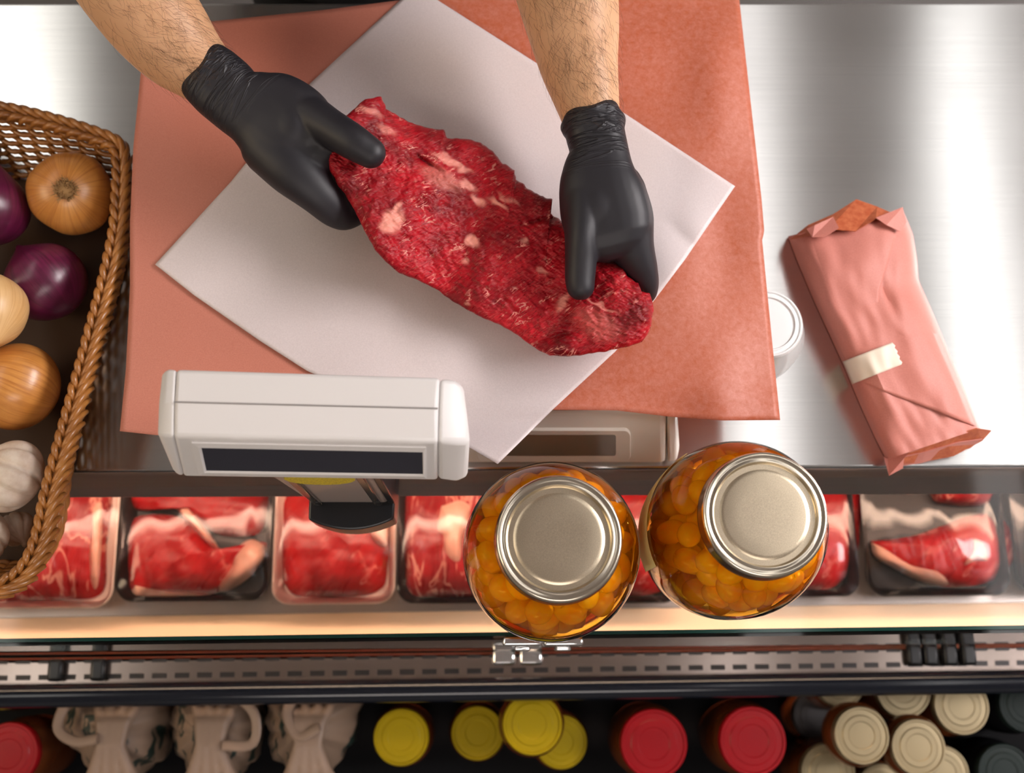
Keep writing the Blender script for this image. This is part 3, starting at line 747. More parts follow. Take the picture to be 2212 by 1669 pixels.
# pole with foot
ztop = .235
def q(px, py, z): return at(px, py, z)
pf = [q(672, 1085, .052), q(838, 1085, .052)]           # foot of the column front
pt = [Vector((pf[0].x - .012, pf[0].y, .250)), Vector((pf[1].x, pf[1].y, .250))]
mb = MB(); d = Vector((0, .035, 0))
mb.add([pf[0], pf[1], pt[1], pt[0], pf[0] + d, pf[1] + d, pt[1] + d, pt[0] + d], [(0, 1, 2, 3), (5, 4, 7, 6), (1, 5, 6, 2), (4, 0, 3, 7), (3, 2, 6, 7), (4, 5, 1, 0)])
mb.build('pole', simple('pole_plastic', (0.36, 0.30, 0.27), 0.35), scale, mods=[BEV(.003)])
mb = MB(); g = Vector((0, -.004, 0))
for xo in (0.004, pf[1].x - pf[0].x - .012): mb.box((pf[0].x + xo, pf[0].y - .004, .056), (pf[0].x + xo + .007, pf[0].y - .0005, .23))
mb.build('pole_cover', CLEARP, scale, mods=[BEV(.001)])
mb = MB(); mb.box((pf[1].x + .0005, pf[1].y - .001, .05), (pf[1].x + .007, pf[1].y + .04, .23)); mb.build('pole_side', BLACKP, scale, mods=[BEV(.001)])
mb = MB(); cxx = (pf[0].x + pf[1].x) / 2; w_ = (pf[1].x - pf[0].x) / 2; A = []
for k in range(17):
    s_ = -1 + k / 8.0; A.append((cxx + .002 + s_ * (w_ + .004), pf[0].y - .016 - .010 * (1 - s_ * s_)))
poly = A + [(cxx + w_ + .008, pf[0].y + .04), (cxx - w_ - .002, pf[0].y + .04)]
mb.prism(poly, .012, .053)
mb.box((cxx - .03, pf[0].y + .0, .012), (cxx + .03, prof(760)[3].y + .03, .03))
mb.build('pole_foot', BLACKP, scale, mods=[BEV(.002)])
lc = Vector((cxx - .004, pf[0].y - .0045, .216))
mb = MB(); mb.loft([[lc + Vector((.028 * math.cos(t), 0, .028 * math.sin(t))) for t in [2 * PI * j / 40 for j in range(40)]], [lc + Vector((.028 * math.cos(t), .001, .028 * math.sin(t))) for t in [2 * PI * j / 40 for j in range(40)]]])
ob = mb.build('round_label', YLAB, scale)
# display head
ZH = .300
def hs(bt, seam, ft, fb, zt=ZH, zb=.238):
    a = at(*bt, zt); s_ = at(*seam, zt + .002); f_ = at(*ft, zt - .002); l = at(*fb, zb)
    under = Vector((l.x, l.y + .012, zb - .006)); back = Vector((a.x, a.y + .004, zb + .006))
    return [a, s_, f_, l, under, back]
Ls = hs((380, 797), (376, 868), (375, 943), (396, 1030)); Rs = hs((950, 815), (946, 882), (946, 955), (946, 1038))
def lerps(A, B, t, s=1.0):
    r = [a.lerp(b, t) for a, b in zip(A, B)]
    if s != 1: c = sum(r, Vector()) / len(r); r = [c + (p - c) * s for p in r]
    return r
head = MB(); head.loft([lerps(Ls, Rs, t) for t in (0, .25, .5, .75, 1)])
hob = head.build('display_head', SCALEW, scale, mods=[BEV(.003, 3)])
ms = MB()
for half in ((0, 1),):
    a0, a1 = Ls[1] + Vector((0, 0, .0002)), Rs[1] + Vector((0, 0, .0002)); ms.tube([a0, a1], .0006, 6)
ms.build('seam', simple('seam_gray', (.30, .28, .27), .6), hob)
def capside(base, tip_px, sign):
    tips = [at(*p, z) for p, z in tip_px]
    under = Vector((tips[-1].x, tips[-1].y + .012, .234)); back = Vector((tips[0].x, tips[0].y + .004, .244)); tips = tips + [under, back]
    cen = sum(tips, Vector()) / 6
    mid = [b.lerp(t, .62) for b, t in zip(base, tips)]
    cb = sum(base, Vector()) / 6; mid = [m + (b - cb) * .035 for m, b in zip(mid, base)]
    tips = [cen + (t - cen) * .93 for t in tips]
    return base, mid, tips
b_, m_, t_ = capside(lerps(Ls, Rs, 0, .985), [((348, 801), .294), ((341, 868), .296), ((338, 940), .292), ((372, 1018), .240)], -1)
MB().loft([t_, m_, b_]).build('head_cap', SCALEW, scale, mods=[BEV(.006, 5)])
b_, m_, t_ = capside(lerps(Ls, Rs, 1, .985), [((1000, 826), .290), ((1012, 888), .292), ((1017, 955), .288), ((1010, 1040), .240)], 1)
MB().loft([b_, m_, t_]).build('head_cap', SCALEW, scale, mods=[BEV(.008, 5)])
# recessed screen: bezel ramps and glass on the slanted face
def face(u, v, out=0.0):              # u along the head, v down the slanted face
    a = Ls[2].lerp(Rs[2], u); b2 = Ls[3].lerp(Rs[3], u); p = a.lerp(b2, v)
    n = (Rs[2] - Ls[2]).cross(Ls[3] - Ls[2]).normalized()
    if n.z < 0: n = -n
    return p + n * out
def rect(u0, u1, v0, v1, out): return [face(u0, v0, out), face(u1, v0, out), face(u1, v1, out), face(u0, v1, out)]
bz = MB(); bz.loft([rect(.065, .955, .10, .90, .0015), rect(.09, .945, .19, .82, .0022)], caps=False); bz.loft([rect(.065, .955, .10, .90, .0002), rect(.065, .955, .10, .90, .0015)], caps=False)
bz.loft([rect(.09, .945, .19, .82, .0022), rect(.10, .94, .22, .78, .0006)], caps=False)
bz.build('screen_bezel', SCALEW, scale, smooth=False)
sc_ = MB(); sc_.loft([rect(.098, .942, .20, .79, .0003), rect(.098, .942, .20, .79, .0010)]); sc_.build('screen', SCREEN, scale, smooth=False)

# ------------------------------------------------------------------ fruit jars
JPROF = [(.052, .0), (.060, .003), (.064, .012), (.070, .035), (.0755, .075), (.0768, .110), (.0762, .140), (.072, .165), (.064, .186), (.054, .201), (.047, .209), (.045, .214), (.045, .232)]
def fruit_jar(c, label):
    t = thing('preserve_jar', label, 'jar', c, 'big fruit jars on the glass top')
    P = cr(JPROF, 44)
    MB().lathe([(p[0], p[1] + .001) for p in P], c, 72, caps=True).build('glass_body', JARG, t, sharp=60)
    LP = [(max(r - .003, .02), .012 + z * .965) for r, z in cr(JPROF[:-1], 36)]
    MB().lathe(LP, c, 64).build('syrup', LIQ, t, sharp=60)
    ld = MB(); R = .0498
    ld.lathe([(R - .002, .218), (R, .219), (R + .0006, .2215), (R, .224), (R - .0003, .2345), (R - .0008, .2372), (R - .0022, .2390), (R - .0036, .2392), (R - .0052, .2380), (R - .0062, .2378), (R - .0072, .2386), (R - .0084, .2386), (R - .0098, .2365), (R - .0102, .2352)], c, 96, caps=False)
    lo = ld.build('lid', GOLDRIM, t, sharp=50)
    pn = MB(); pn.lathe([(R - .0100, .2354), (R - .0118, .2350), (R - .0140, .2352), (R - .0152, .2362), (R - .018, .2366), (.02, .2369), (.001, .237)], c, 96); pn.build('lid_panel', GOLD, lo, sharp=50)
    return t
jc1 = at(1208, 1162, .238); jc1.z = .0005; jc2 = at(1653, 1110, .238); jc2.z = .0005
j1 = fruit_jar(jc1, 'glass jar of yellow grapes in orange syrup nearer the display head, plain gold lid')
j2 = fruit_jar(jc2, 'glass jar of yellow grapes in orange syrup on the right, nearer the wrapped parcel')
lb = MB(); rows = []
for z in (.045, .075, .105, .135):
    rr = np.interp(z, [p[1] for p in JPROF], [p[0] for p in JPROF]) + .0018
    rows.append([jc2 + Vector((rr * math.cos(math.radians(a)), rr * math.sin(math.radians(a)), z)) for a in range(120, 206, 4)])
lb.grid(rows); lb.build('side_label', PAPERLBL, j2, mods=[('SOLIDIFY', dict(thickness=.0003))])
def grape_mesh():
    mb = MB(); mb.ball((0, 0, 0), .0108, 10, (1, 1, 1.30)); mb.lathe([(.0016, .0136), (.0014, .0144), (.0006, .0145)], (0, 0, 0), 8); return mb
gm = None
random.seed(11)
for ji, (jc, lab, grp) in enumerate(((jc1, 'yellow grape in orange syrup inside the jar nearer the display head', 'grapes in the left jar'), (jc2, 'yellow grape in orange syrup inside the right-hand jar', 'grapes in the right jar'))):
    pos = []; tries = 0
    while tries < 9000 and len(pos) < 150:
        tries += 1
        z = random.uniform(.03, .196); rmax = np.interp(z, [p[1] for p in JPROF], [p[0] for p in JPROF]) - .0165
        r = rmax * (1 - .75 * random.random() ** 2.4) if random.random() < .8 else rmax; a = random.uniform(0, 2 * PI)
        if r < .018: continue
        p = Vector((r * math.cos(a), r * math.sin(a), z))
        if all((p - k).length > .0222 for k in pos): pos.append(p)
    # grapes hidden in the core under others are left out
    for p in pos:
        if gm is None:
            ob = grape_mesh().build('grape', GRAPE, loc=(0, 0, 0)); gm = ob
        else:
            ob = gm.copy(); COL.objects.link(ob)
        ob.location = jc + p; ob.rotation_euler = (random.uniform(0, 3), random.uniform(0, 3), random.uniform(0, 3)); s_ = random.uniform(.92, 1.08); ob.scale = (s_, s_, s_)
        tag(ob, lab, 'grape', grp)

# ------------------------------------------------------------------ wrapped parcel
pe_l = [(1703, 510), (1722, 560), (1760, 650), (1790, 715), (1822, 785), (1862, 880), (1892, 945), (1916, 992)]
pe_r = [(1950, 452), (1972, 505), (1981, 560), (1984, 605), (2012, 668), (2046, 750), (2085, 840), (2118, 925)]
NL = 60; PLa = arc(pe_l, NL); PRa = arc(pe_r, NL)
def par(u, s, out=0.0):               # u down the parcel, s -1..1 across
    f_ = u * (NL - 1); i = int(min(max(f_, 0), NL - 2)); k = f_ - i
    l = PLa[i] * (1 - k) + PLa[i + 1] * k; r = PRa[i] * (1 - k) + PRa[i + 1] * k
    x = l + (r - l) * (s + 1) / 2
    h = .058 * max(0, 1 - abs(s) ** 5) ** .42 * (.70 + .30 * math.sin(PI * min(max(u * .9 + .12, 0), 1)))
    h += .004 * nz(u * 3, s * 2, 3) + .0022 * nz(u * 8, s * 5, 9) - .004 * math.exp(-((u - .33) / .08) ** 2) * (s > .3)
    return at(x[0], x[1], max(.003, h) + out)
pz = thing('wrapped_parcel', 'parcel wrapped in peach butcher paper with a strip of cream tape on the steel worktop', 'parcel', at(1900, 720, 0))
rows = []
NS = 44
rings = []
for i in range(NL):
    u = i / (NL - 1); top = [par(u, -1 + 2 * j / (NS - 1)) for j in range(NS)]
    botr = [Vector((top[j].x, top[j].y, .0012)) for j in (NS - 1, NS // 2, 0)]
    rings.append(top + botr)
MB().loft(rings).build('wrapping', PARC, pz, sharp=50)
def patch(u0s0, u1s0, u1s1, u0s1, out, n=20):   # quad sheet in (u,s) space lifted by out(x, y)
    rows = []
    for a in range(n + 1):
        row = []
        for b in range(n + 1):
            x, y = a / n, b / n
            u = (1 - x) * (1 - y) * u0s0[0] + x * (1 - y) * u1s0[0] + x * y * u1s1[0] + (1 - x) * y * u0s1[0]
            s_ = (1 - x) * (1 - y) * u0s0[1] + x * (1 - y) * u1s0[1] + x * y * u1s1[1] + (1 - x) * y * u0s1[1]
            row.append(par(u, s_, out(x, y)))
        rows.append(row)
    return MB().grid(rows)
SOL = lambda t, o=1: [('SOLIDIFY', dict(thickness=t, offset=o))]
# upper sheet whose diagonal edge runs from the top right corner into the middle and merges there
patch((.02, -.85), (.40, -.85), (.40, .02), (.02, .94), lambda x, y: -.0012 + (.0012 + .0026 * (1 - x) ** .6) * min(1, y * 3) * min(1, (1 - x) * 6)).build('folded_sheet', PARC, pz, mods=SOL(.0004))
# lower flap: the big sheet ends on a diagonal that drops to the bottom right corner
patch((.46, -.94), (.64, -.94), (.985, .93), (.46, .93), lambda x, y: -.0014 + (.0014 + .0042 * y) * min(1, x * 2.2)).build('folded_sheet', PARC, pz, mods=SOL(.0006))
# tape
tp = []
for a in range(13):
    row = []
    for b in range(25):
        y = b / 24; x = a / 12; s_ = -1.0 + y * 1.06 + (.014 * ((a % 3) - 1) if b == 24 else 0); u = .560 + .100 * x - .020 * y
        row.append(par(u, max(s_, -1), .0030))
    tp.append(row)
MB().grid(tp).build('tape_strip', TAPEM, pz, mods=SOL(.0003))
# open top end: raised flap and darker mottled inside
def tri(mb, pts, mi=0): mb.add(pts, [list(range(len(pts)))], mi)
zt = .040
mb = MB(); 
def P3(a, b, z): return at(a, b, z)
mb.add([P3(1708, 516, .034), P3(1745, 486, .040), P3(1800, 462, .044), P3(1850, 430, .040), P3(1895, 446, .044), P3(1932, 462, .048), P3(1892, 472, .056), P3(1848, 499, .058), P3(1790, 494, .057), P3(1752, 508, .054)],
       [(0, 1, 9), (9, 1, 2, 8), (8, 2, 3, 7), (7, 3, 4, 6), (6, 4, 5)])
mb.build('open_end', PARCI, pz, smooth=False, mods=SOL(.0006))
mb = MB(); mb.add([P3(1742, 494, .052), P3(1760, 486, .056), P3(1800, 468, .054), P3(1812, 492, .060), P3(1782, 512, .059), P3(1755, 512, .056)], [(0, 1, 5), (1, 2, 3, 4, 5)]); mb.build('corner_fold', PARC, pz, smooth=False, mods=SOL(.0005))
mb = MB(); mb.add([P3(1892, 470, .058), P3(1950, 447, .052), P3(1958, 480, .050), P3(1945, 500, .053), P3(1915, 486, .059)], [(0, 1, 2, 3, 4)]); mb.build('corner_fold', PARC, pz, smooth=False, mods=SOL(.0005))
# bottom end folds
mb = MB(); Ez = lambda s_, o=0: par(.995, s_, o)
mb.add([Ez(-.97), Ez(-.5), P3(1955, 965, .035), P3(1950, 1010, .012), P3(1920, 1026, .010), P3(1908, 985, .020)], [(0, 5, 4, 3, 2, 1)])
mb.build('end_fold', PARC, pz, smooth=False, mods=SOL(.0008))
mb = MB(); mb.add([P3(1948, 1002, .010), P3(1955, 966, .030), P3(2040, 948, .034), P3(2110, 925, .040), P3(2142, 930, .028), P3(2122, 952, .016), P3(2060, 985, .006), P3(1990, 998, .004)], [(0, 1, 2, 7), (7, 2, 6), (2, 3, 5, 6), (3, 4, 5)])
mb.build('end_fold', PARCI, pz, smooth=False, mods=SOL(.0008))
mb = MB(); mb.add([P3(1952, 985, .020), P3(2000, 975, .022), P3(2070, 955, .026), P3(2122, 948, .022), P3(2096, 968, .008), P3(1990, 1000, .004), P3(1950, 1006, .004)], [(0, 1, 5, 6), (1, 2, 4, 5), (2, 3, 4)])
mb.build('end_fold', PARC, pz, smooth=False, mods=SOL(.0008))

# ------------------------------------------------------------------ clear tub
tc = at(1660, 697, .085); tc.z = 0
tub = thing('clear_tub', 'round clear plastic tub with a lid and dried herbs, half under the paper edge', 'container', tc)
def m_tub():
    t = NT('cloudy_plastic'); tr = t.n('ShaderNodeBsdfTransparent'); b = t.bsdf((.88, .88, .88), .25)
    return t.done(t.mixsh(.42, tr, b))
TUBM = m_tub()
MB().lathe([(.039, .0), (.0415, .003), (.0435, .030), (.0425, .055), (.0345, .074), (.0325, .078)], tc + Vector((.001, -.001, .0005)), 56).build('tub_body', TUBM, tub, sharp=50)
MB().lathe([(.0325, .074), (.0340, .0745), (.0345, .081), (.033, .0845), (.0315, .0845), (.031, .0832), (.0285, .0832), (.028, .0845), (.0262, .0845), (.0255, .0830), (.001, .0830)], tc, 64).build('tub_lid', simple('frosted_lid', (.86, .88, .87), .3), tub, sharp=40)
mb = MB(); random.seed(5)
for k in range(420):
    a = random.uniform(0, 2 * PI); r = .033 * math.sqrt(random.random()); p = tc + Vector((r * math.cos(a), r * math.sin(a), .006 + random.random() * .022))
    mb.box(p, p + Vector((random.uniform(.002, .004), random.uniform(.001, .003), .001)))
h = mb.build('dried_herbs', HERB, smooth=False, loc=tc + Vector((0, 0, .005))); tag(h, 'loose dried green herbs inside the round clear tub', 'herbs'); h['kind'] = 'stuff'

# ------------------------------------------------------------------ basket
ZR = .098
rim_px = [(-30, 232), (40, 244), (120, 264), (200, 289), (252, 312), (264, 350), (262, 430), (256, 505), (233, 612), (204, 722), (160, 885), (112, 1062), (92, 1158), (62, 1226), (20, 1262), (-40, 1276), (-260, 1290), (-400, 1270), (-440, 1150), (-440, 800), (-440, 400), (-410, 260), (-300, 222)]
NR = 400
RP = arc(cr(rim_px + rim_px[:1], 600), NR + 1)[:-1]
RIM = [at(p[0], p[1], ZR) for p in RP]; BC = sum(RIM, Vector()) / NR; BC.z = 0
bask = thing('wicker_basket', 'brown wicker basket of onions and garlic standing at the left end of the counter', 'basket', BC)
def wall(i, t, out=0.0):              # point on the basket wall: i along rim, t 0 top..1 bottom
    p = RIM[i % NR]; d = Vector((p.x - BC.x, p.y - BC.y, 0)); L = d.length; d.normalize()
    sh = .034 * t ** 1.2
    q_ = p - d * (sh - out); return Vector((q_.x, q_.y, ZR - .008 - t * (ZR - .015)))
mb = MB()
NST = 80
for r in range(17):
    t = (r + .7) / 17.5; ph = r % 2
    pts = []
    for i in range(0, NR):
        w_ = math.sin(i / NR * NST * PI + ph * PI); pts.append(wall(i, t, .0028 * w_) + Vector((0, 0, .0012 * nz(i * .1, r))))
    mb.tube(pts, .0026, 6, closed=True)
mb.build('woven_wall', WICK, bask, sharp=None)
mb = MB()
for k in range(NST):
    i = int(k * NR / NST); 
    mb.tube([wall(i, t) for t in (0, .25, .5, .75, 1.0)], .0024, 6)
mb.build('wicker_stakes', WICK, bask, sharp=None)
mb = MB()
poly = [wall(i, 1.0) for i in range(0, NR, 4)]
mb.prism([(p.x, p.y) for p in poly], .003, .007); mb.build('basket_bottom', simple('basket_bottom', (.05, .02, .006), .7), bask, smooth=False)
# braided border: leaf-like strands laid diagonally in two rows, forming a plait
mb = MB()
def rimpt(s, off, z):
    i = s % NR; i0 = int(i); k = i - i0; p = RIM[i0].lerp(RIM[(i0 + 1) % NR], k); n = RIM[(i0 + 2) % NR] - RIM[i0 - 2]; n = Vector((n.y, -n.x, 0)).normalized()
    if n.dot(p - BC) < 0: n = -n
    return p + n * off + Vector((0, 0, z))
NSTR = 118
for k in range(NSTR):
    s0 = k * NR / NSTR
    # outer long strand
    P = []; 
    for q_ in range(9):
        t = q_ / 8.0; P.append(rimpt(s0 + 11.5 * t, .0078 - .0120 * t + .0012 * math.sin(PI * t), -.010 + .0135 * math.sin(PI * min(t * 1.08, 1)) ** .8))
    mb.tube(P, [.0022, .0029, .0032, .0033, .0033, .0032, .0030, .0028, .0020], 7)
    P = []
    for q_ in range(7):
        t = q_ / 6.0; P.append(rimpt(s0 + 3 + 6.8 * t, -.0092 + .0080 * t, -.006 + .0105 * math.sin(PI * min(t * 1.1 + .05, 1))))
    mb.tube(P, [.0020, .0028, .0031, .0032, .0031, .0028, .0018], 7)
mb.tube([rimpt(i, 0, -.008) for i in range(NR)], .0065, 8, closed=True)
mb.build('braided_rim', WICK, bask, sharp=None)

# ------------------------------------------------------------------ onions, garlic
def onion_prof(R, flat=.92, neck=.16):
    P = []
    for i in range(33):
        a = -PI / 2 + PI * i / 32; r = R * math.cos(a); z = R * flat * math.sin(a)
        if a > .9: z += R * neck * ((a - .9) / (PI / 2 - .9)) ** 2.2; r = max(r, R * .05)
        if a < -1.3: r = max(r, R * .06)
        P.append((max(r, R * .03), z))
    return P
def onion(c, R, axis, mat, label, flat=.92, neck=.22, tuft=True, cat='onion', grp=None):
    t = thing('onion', label, cat, c, grp)
    mb = MB(); n = 56; rings = []
    for r, z in onion_prof(R, flat, neck):
        rings.append([Vector((r * (1 + .022 * math.sin(3 * a + 1) + .012 * math.sin(7 * a)) * math.cos(a), r * (1 + .022 * math.sin(3 * a + 1) + .012 * math.sin(7 * a)) * math.sin(a), z)) for a in [2 * PI * j / n for j in range(n)]])
    mb.loft(rings)
    Q = Vector((0, 0, 1)).rotation_difference(Vector(axis).normalized())
    ob = mb.build('bulb', mat, None, sharp=None); ob.parent = t; ob.rotation_mode = 'QUATERNION'; ob.rotation_quaternion = Q
    if tuft:
        rt = MB(); rnd = random.Random(int(R * 1e5) + int(c[0] * 1000))
        for k in range(190):
            a = rnd.uniform(0, 2 * PI); r = R * .23 * math.sqrt(rnd.random()); L = R * rnd.uniform(.06, .17)
            p = Vector((r * math.cos(a), r * math.sin(a), -R * flat * .985)); d = Vector((math.cos(a) * rnd.uniform(.2, 1.3), math.sin(a) * rnd.uniform(.2, 1.3), -1)).normalized()
            rt.tube([p, p + d * L * .6, p + d * L + Vector((rnd.uniform(-.002, .002), rnd.uniform(-.002, .002), .001))], [.0006, .0005, .0002], 4)
        rt.ball((0, 0, -R * flat * .95), R * .24, 7, (1, 1, .35))
        o2 = rt.build('roots', ROOTM, None, sharp=None); o2.parent = t; o2.rotation_mode = 'QUATERNION'; o2.rotation_quaternion = Q
    return t
def cpos(px, py, z): return at(px, py, z)
onion(cpos(153, 418, .072), .0405, (-.22, .30, -.93), ONY, 'large yellow onion with its root end up in the top corner of the basket', flat=.95)
onion(cpos(-34, 447, .078), .041, (.25, .9, .25), ONR, 'red onion at the left edge of the picture beside the top yellow onion', tuft=False)
onion(cpos(-78, 322, .045), .034, (.2, .5, .8), ONR, 'red onion tucked under the others in the upper left of the basket', tuft=False)
onion(cpos(100, 610, .052), .040, (-.6, .75, .2), ONR, 'red onion below the large yellow onion, beside the right wall of the basket', tuft=False)
onion(cpos(-30, 670, .112), .036, (.38, -.80, .30), ONP, 'pale straw-coloured onion at the left edge resting on the lower yellow onion', flat=.98, neck=.30, tuft=False)
onion(cpos(36, 834, .062), .0420, (-.75, .3, .55), ONY, 'big golden yellow onion above the garlic in the lower half of the basket', tuft=False)
onion(cpos(-220, 620, .06), .04, (0, .3, 1), ONY, 'yellow onion in the hidden left part of the basket', tuft=False)
def garlic(c, R, axis, label):
    t = thing('garlic_bulb', label, 'garlic', c, 'garlic in the basket'); n = 84; rings = []
    for i in range(30):
        a = -PI / 2 + PI * i / 29; r0 = math.cos(a); z = R * .80 * math.sin(a)
        if a > .7: k = (a - .7) / (PI / 2 - .7); z += R * .55 * k ** 1.8; r0 = max(r0 * (1 - .25 * k), .13)
        r0 = max(r0, .07)
        rings.append([Vector((R * r0 * (1 - .17 * (1 - abs(math.sin(4.5 * b + .4))) ** 2.2 * min(1, r0 * 1.6) + .03 * math.sin(2 * b)) * math.cos(b), R * r0 * (1 - .17 * (1 - abs(math.sin(4.5 * b + .4))) ** 2.2 * min(1, r0 * 1.6)) * math.sin(b), z)) for b in [2 * PI * j / n for j in range(n)]])
    ob = MB().loft(rings).build('bulb', GARL, None, sharp=None); ob.parent = t; ob.rotation_mode = 'QUATERNION'; ob.rotation_quaternion = Vector((0, 0, 1)).rotation_difference(Vector(axis).normalized())
    return t
garlic(cpos(22, 1028, .076), .0345, (-.75, .35, .55), 'garlic bulb with loose papery skin right below the golden onion')
garlic(cpos(-50, 1166, .068), .029, (-.3, .5, .8), 'garlic bulb at the left edge of the picture in the bottom corner of the basket')
garlic(cpos(36, 1142, .034), .018, (.5, -.6, .4), 'small garlic bulb half hidden under the other two near the basket wall')

# ------------------------------------------------------------------ packed meat in the case
ZT = -.29
def rrect(x0, x1, y0, y1, r, n=8):
    pts = []
    for cx_, cy_, a0 in ((x1 - r, y1 - r, 0), (x0 + r, y1 - r, 90), (x0 + r, y0 + r, 180), (x1 - r, y0 + r, 270)):
        for k in range(n + 1):
            a = math.radians(a0 + 90 * k / n); pts.append((cx_ + r * math.cos(a), cy_ + r * math.sin(a)))
    return pts
def blob(mb, pts_px, z, h, mi=0, seed=0, rings=14, n=96):
    c = np.mean(np.array(pts_px, float), 0); out = arc(cr(pts_px + pts_px[:1], 160), n + 1)[:-1]; RR = []
    for k in range(rings + 1):
        t = k / rings; rad = math.cos(t * PI / 2) if k else 1.0; hh = math.sin(t * PI / 2) ** .8
        rad = (1 - t ** 1.6)
        rad = max(rad, .02)
        RR.append([at(*(c + (p - c) * rad), z + h * min(1, (1 - rad ** 4)) + .003 * nz(float((c + (p - c) * rad)[0]) * .03, float((c + (p - c) * rad)[1]) * .03, seed) * (1 if k else 0)) for p in out])
    base = [Vector((p.x, p.y, z - .004)) for p in RR[0]]
    mb.loft([base] + RR, mi); return mb
def tray(px0, px1, py1, mat, label, meats, fats=(), length=.20, kindname='foam_tray'):
    a = at(px0, py1, ZT + .012); b = at(px1, py1, ZT + .012); x0, x1, y0 = a.x, b.x, a.y; y1 = y0 + length; c = Vector(((x0 + x1) / 2, (y0 + y1) / 2, ZD))
    t = thing('meat_tray', label, 'packed meat', c, 'trays of packed meat in the case'); r = .022
    def R(d, z): return [Vector((x, y, z)) for x, y in rrect(x0 + d, x1 - d, y0 + d, y1 - d, r - min(d, .012) * .6)]
    MB().loft([R(.010, ZD + .001), R(.002, ZT + .010), R(0, ZT + .013), R(.001, ZT + .0145), R(.005, ZT + .013), R(.011, ZD + .006), R(.03, ZD + .005)]).build('tray', mat, t, sharp=60)
    for i, (pts, m, h) in enumerate(meats): blob(MB(), pts, ZD + .010, h, seed=i * 7 + px0).build('steak', m, t, sharp=None)
    for i, (pts, h) in enumerate(fats): blob(MB(), pts, ZD + .012, h, seed=i * 3 + 1, rings=8).build('fat', FATM, t, sharp=None)
    rows = []
    for j in range(14):
        v = j / 13; rows.append([Vector((x0 + (x1 - x0) * i / 13, y0 + (y1 - y0) * v, ZT + .015 + .018 * (math.sin(PI * i / 13) * math.sin(PI * min(v * 1.4, 1) if v < .7 else PI * .98)) ** .5 if 0 < i < 13 and 0 < j < 13 else ZT + .014)) for i in range(14)])
    MB().grid(rows).build('cling_film', FILM, t, sharp=None)
    return t
tray(-70, 242, 1315, TRAYW, 'white foam tray of streaky red beef ribs behind the basket corner',
     [([(-55, 1075), (-55, 1290), (40, 1300), (130, 1295), (218, 1280), (228, 1180), (228, 1020), (60, 1000)], STEAKB, .028)],
     [([(198, 1075), (196, 1150), (190, 1210), (196, 1270), (212, 1268), (220, 1180), (222, 1075)], .031)])
tray(248, 580, 1300, TRAYB, 'black tray with two rounded beef steaks left of the pole foot',
     [([(258, 1155), (290, 1118), (370, 1112), (430, 1140), (480, 1185), (570, 1170), (572, 1210), (500, 1265), (420, 1292), (300, 1290), (268, 1240)], STEAKA, .026),
      ([(262, 1078), (300, 1102), (380, 1098), (430, 1130), (480, 1155), (560, 1150), (578, 1090), (575, 1020), (300, 1020)], STEAKA, .030)],
     [([(572, 1175), (576, 1200), (540, 1245), (490, 1276), (470, 1268), (495, 1225), (505, 1190), (540, 1165)], .030), ([(280, 1262), (340, 1270), (450, 1280), (440, 1292), (300, 1292)], .018), ([(400, 1085), (430, 1120), (470, 1180), (455, 1180), (410, 1130), (380, 1095)], .034)])
tray(586, 853, 1306, TRAYW, 'white foam tray of smooth red beef directly under the pole foot',
     [([(602, 1075), (600, 1200), (615, 1260), (650, 1288), (760, 1288), (820, 1272), (836, 1230), (836, 1060), (700, 1020)], STEAKA, .028)],
     [([(795, 1120), (800, 1165), (835, 1180), (838, 1110)], .033)])
tray(857, 1130, 1304, TRAYB, 'black tray of cubed beef with pink fat between the pole foot and the left jar',
     [([(866, 1075), (862, 1180), (885, 1280), (960, 1295), (1060, 1290), (1110, 1250), (1110, 1020), (900, 1020)], STEAKB, .028)],
     [([(945, 1075), (930, 1140), (950, 1165), (960, 1220), (1000, 1235), (1010, 1160), (1030, 1090), (1000, 1060)], .034)])
tray(1180, 1470, 1304, TRAYB, 'black tray of dark red beef seen in the gap between the two jars',
     [([(1190, 1075), (1190, 1250), (1300, 1285), (1420, 1280), (1460, 1230), (1460, 1040), (1300, 1020)], STEAKA, .028)])
tray(1590, 1860, 1290, TRAYB, 'black tray of dark red beef showing right beside the right-hand jar',
     [([(1600, 1075), (1610, 1230), (1680, 1268), (1790, 1272), (1845, 1215), (1858, 1130), (1850, 1040), (1700, 1020)], STEAKA, .028)])
tray(1876, 2186, 1288, TRAYB, 'black tray with one long fat-edged rib steak near the right end of the case',
     [([(1882, 1168), (1960, 1160), (2030, 1138), (2090, 1115), (2150, 1112), (2185, 1150), (2188, 1210), (2150, 1252), (2060, 1268), (1990, 1250), (1900, 1205)], STEAKA, .026),
      ([(2010, 1066), (2030, 1085), (2110, 1092), (2150, 1080), (2160, 1030), (2050, 1010)], STEAKB, .026)],
     [([(1882, 1172), (1905, 1180), (1950, 1210), (2000, 1232), (2050, 1240), (2055, 1262), (2000, 1258), (1930, 1225), (1890, 1200)], .025), ([(2100, 1150), (2128, 1165), (2140, 1212), (2110, 1215), (2075, 1228), (2095, 1190)], .033)])
tray(2204, 2480, 1286, TRAYB, 'black tray of red beef cut off by the right edge of the picture',
     [([(2220, 1075), (2222, 1230), (2260, 1262), (2420, 1255), (2450, 1120), (2400, 1020)], STEAKA, .028)])

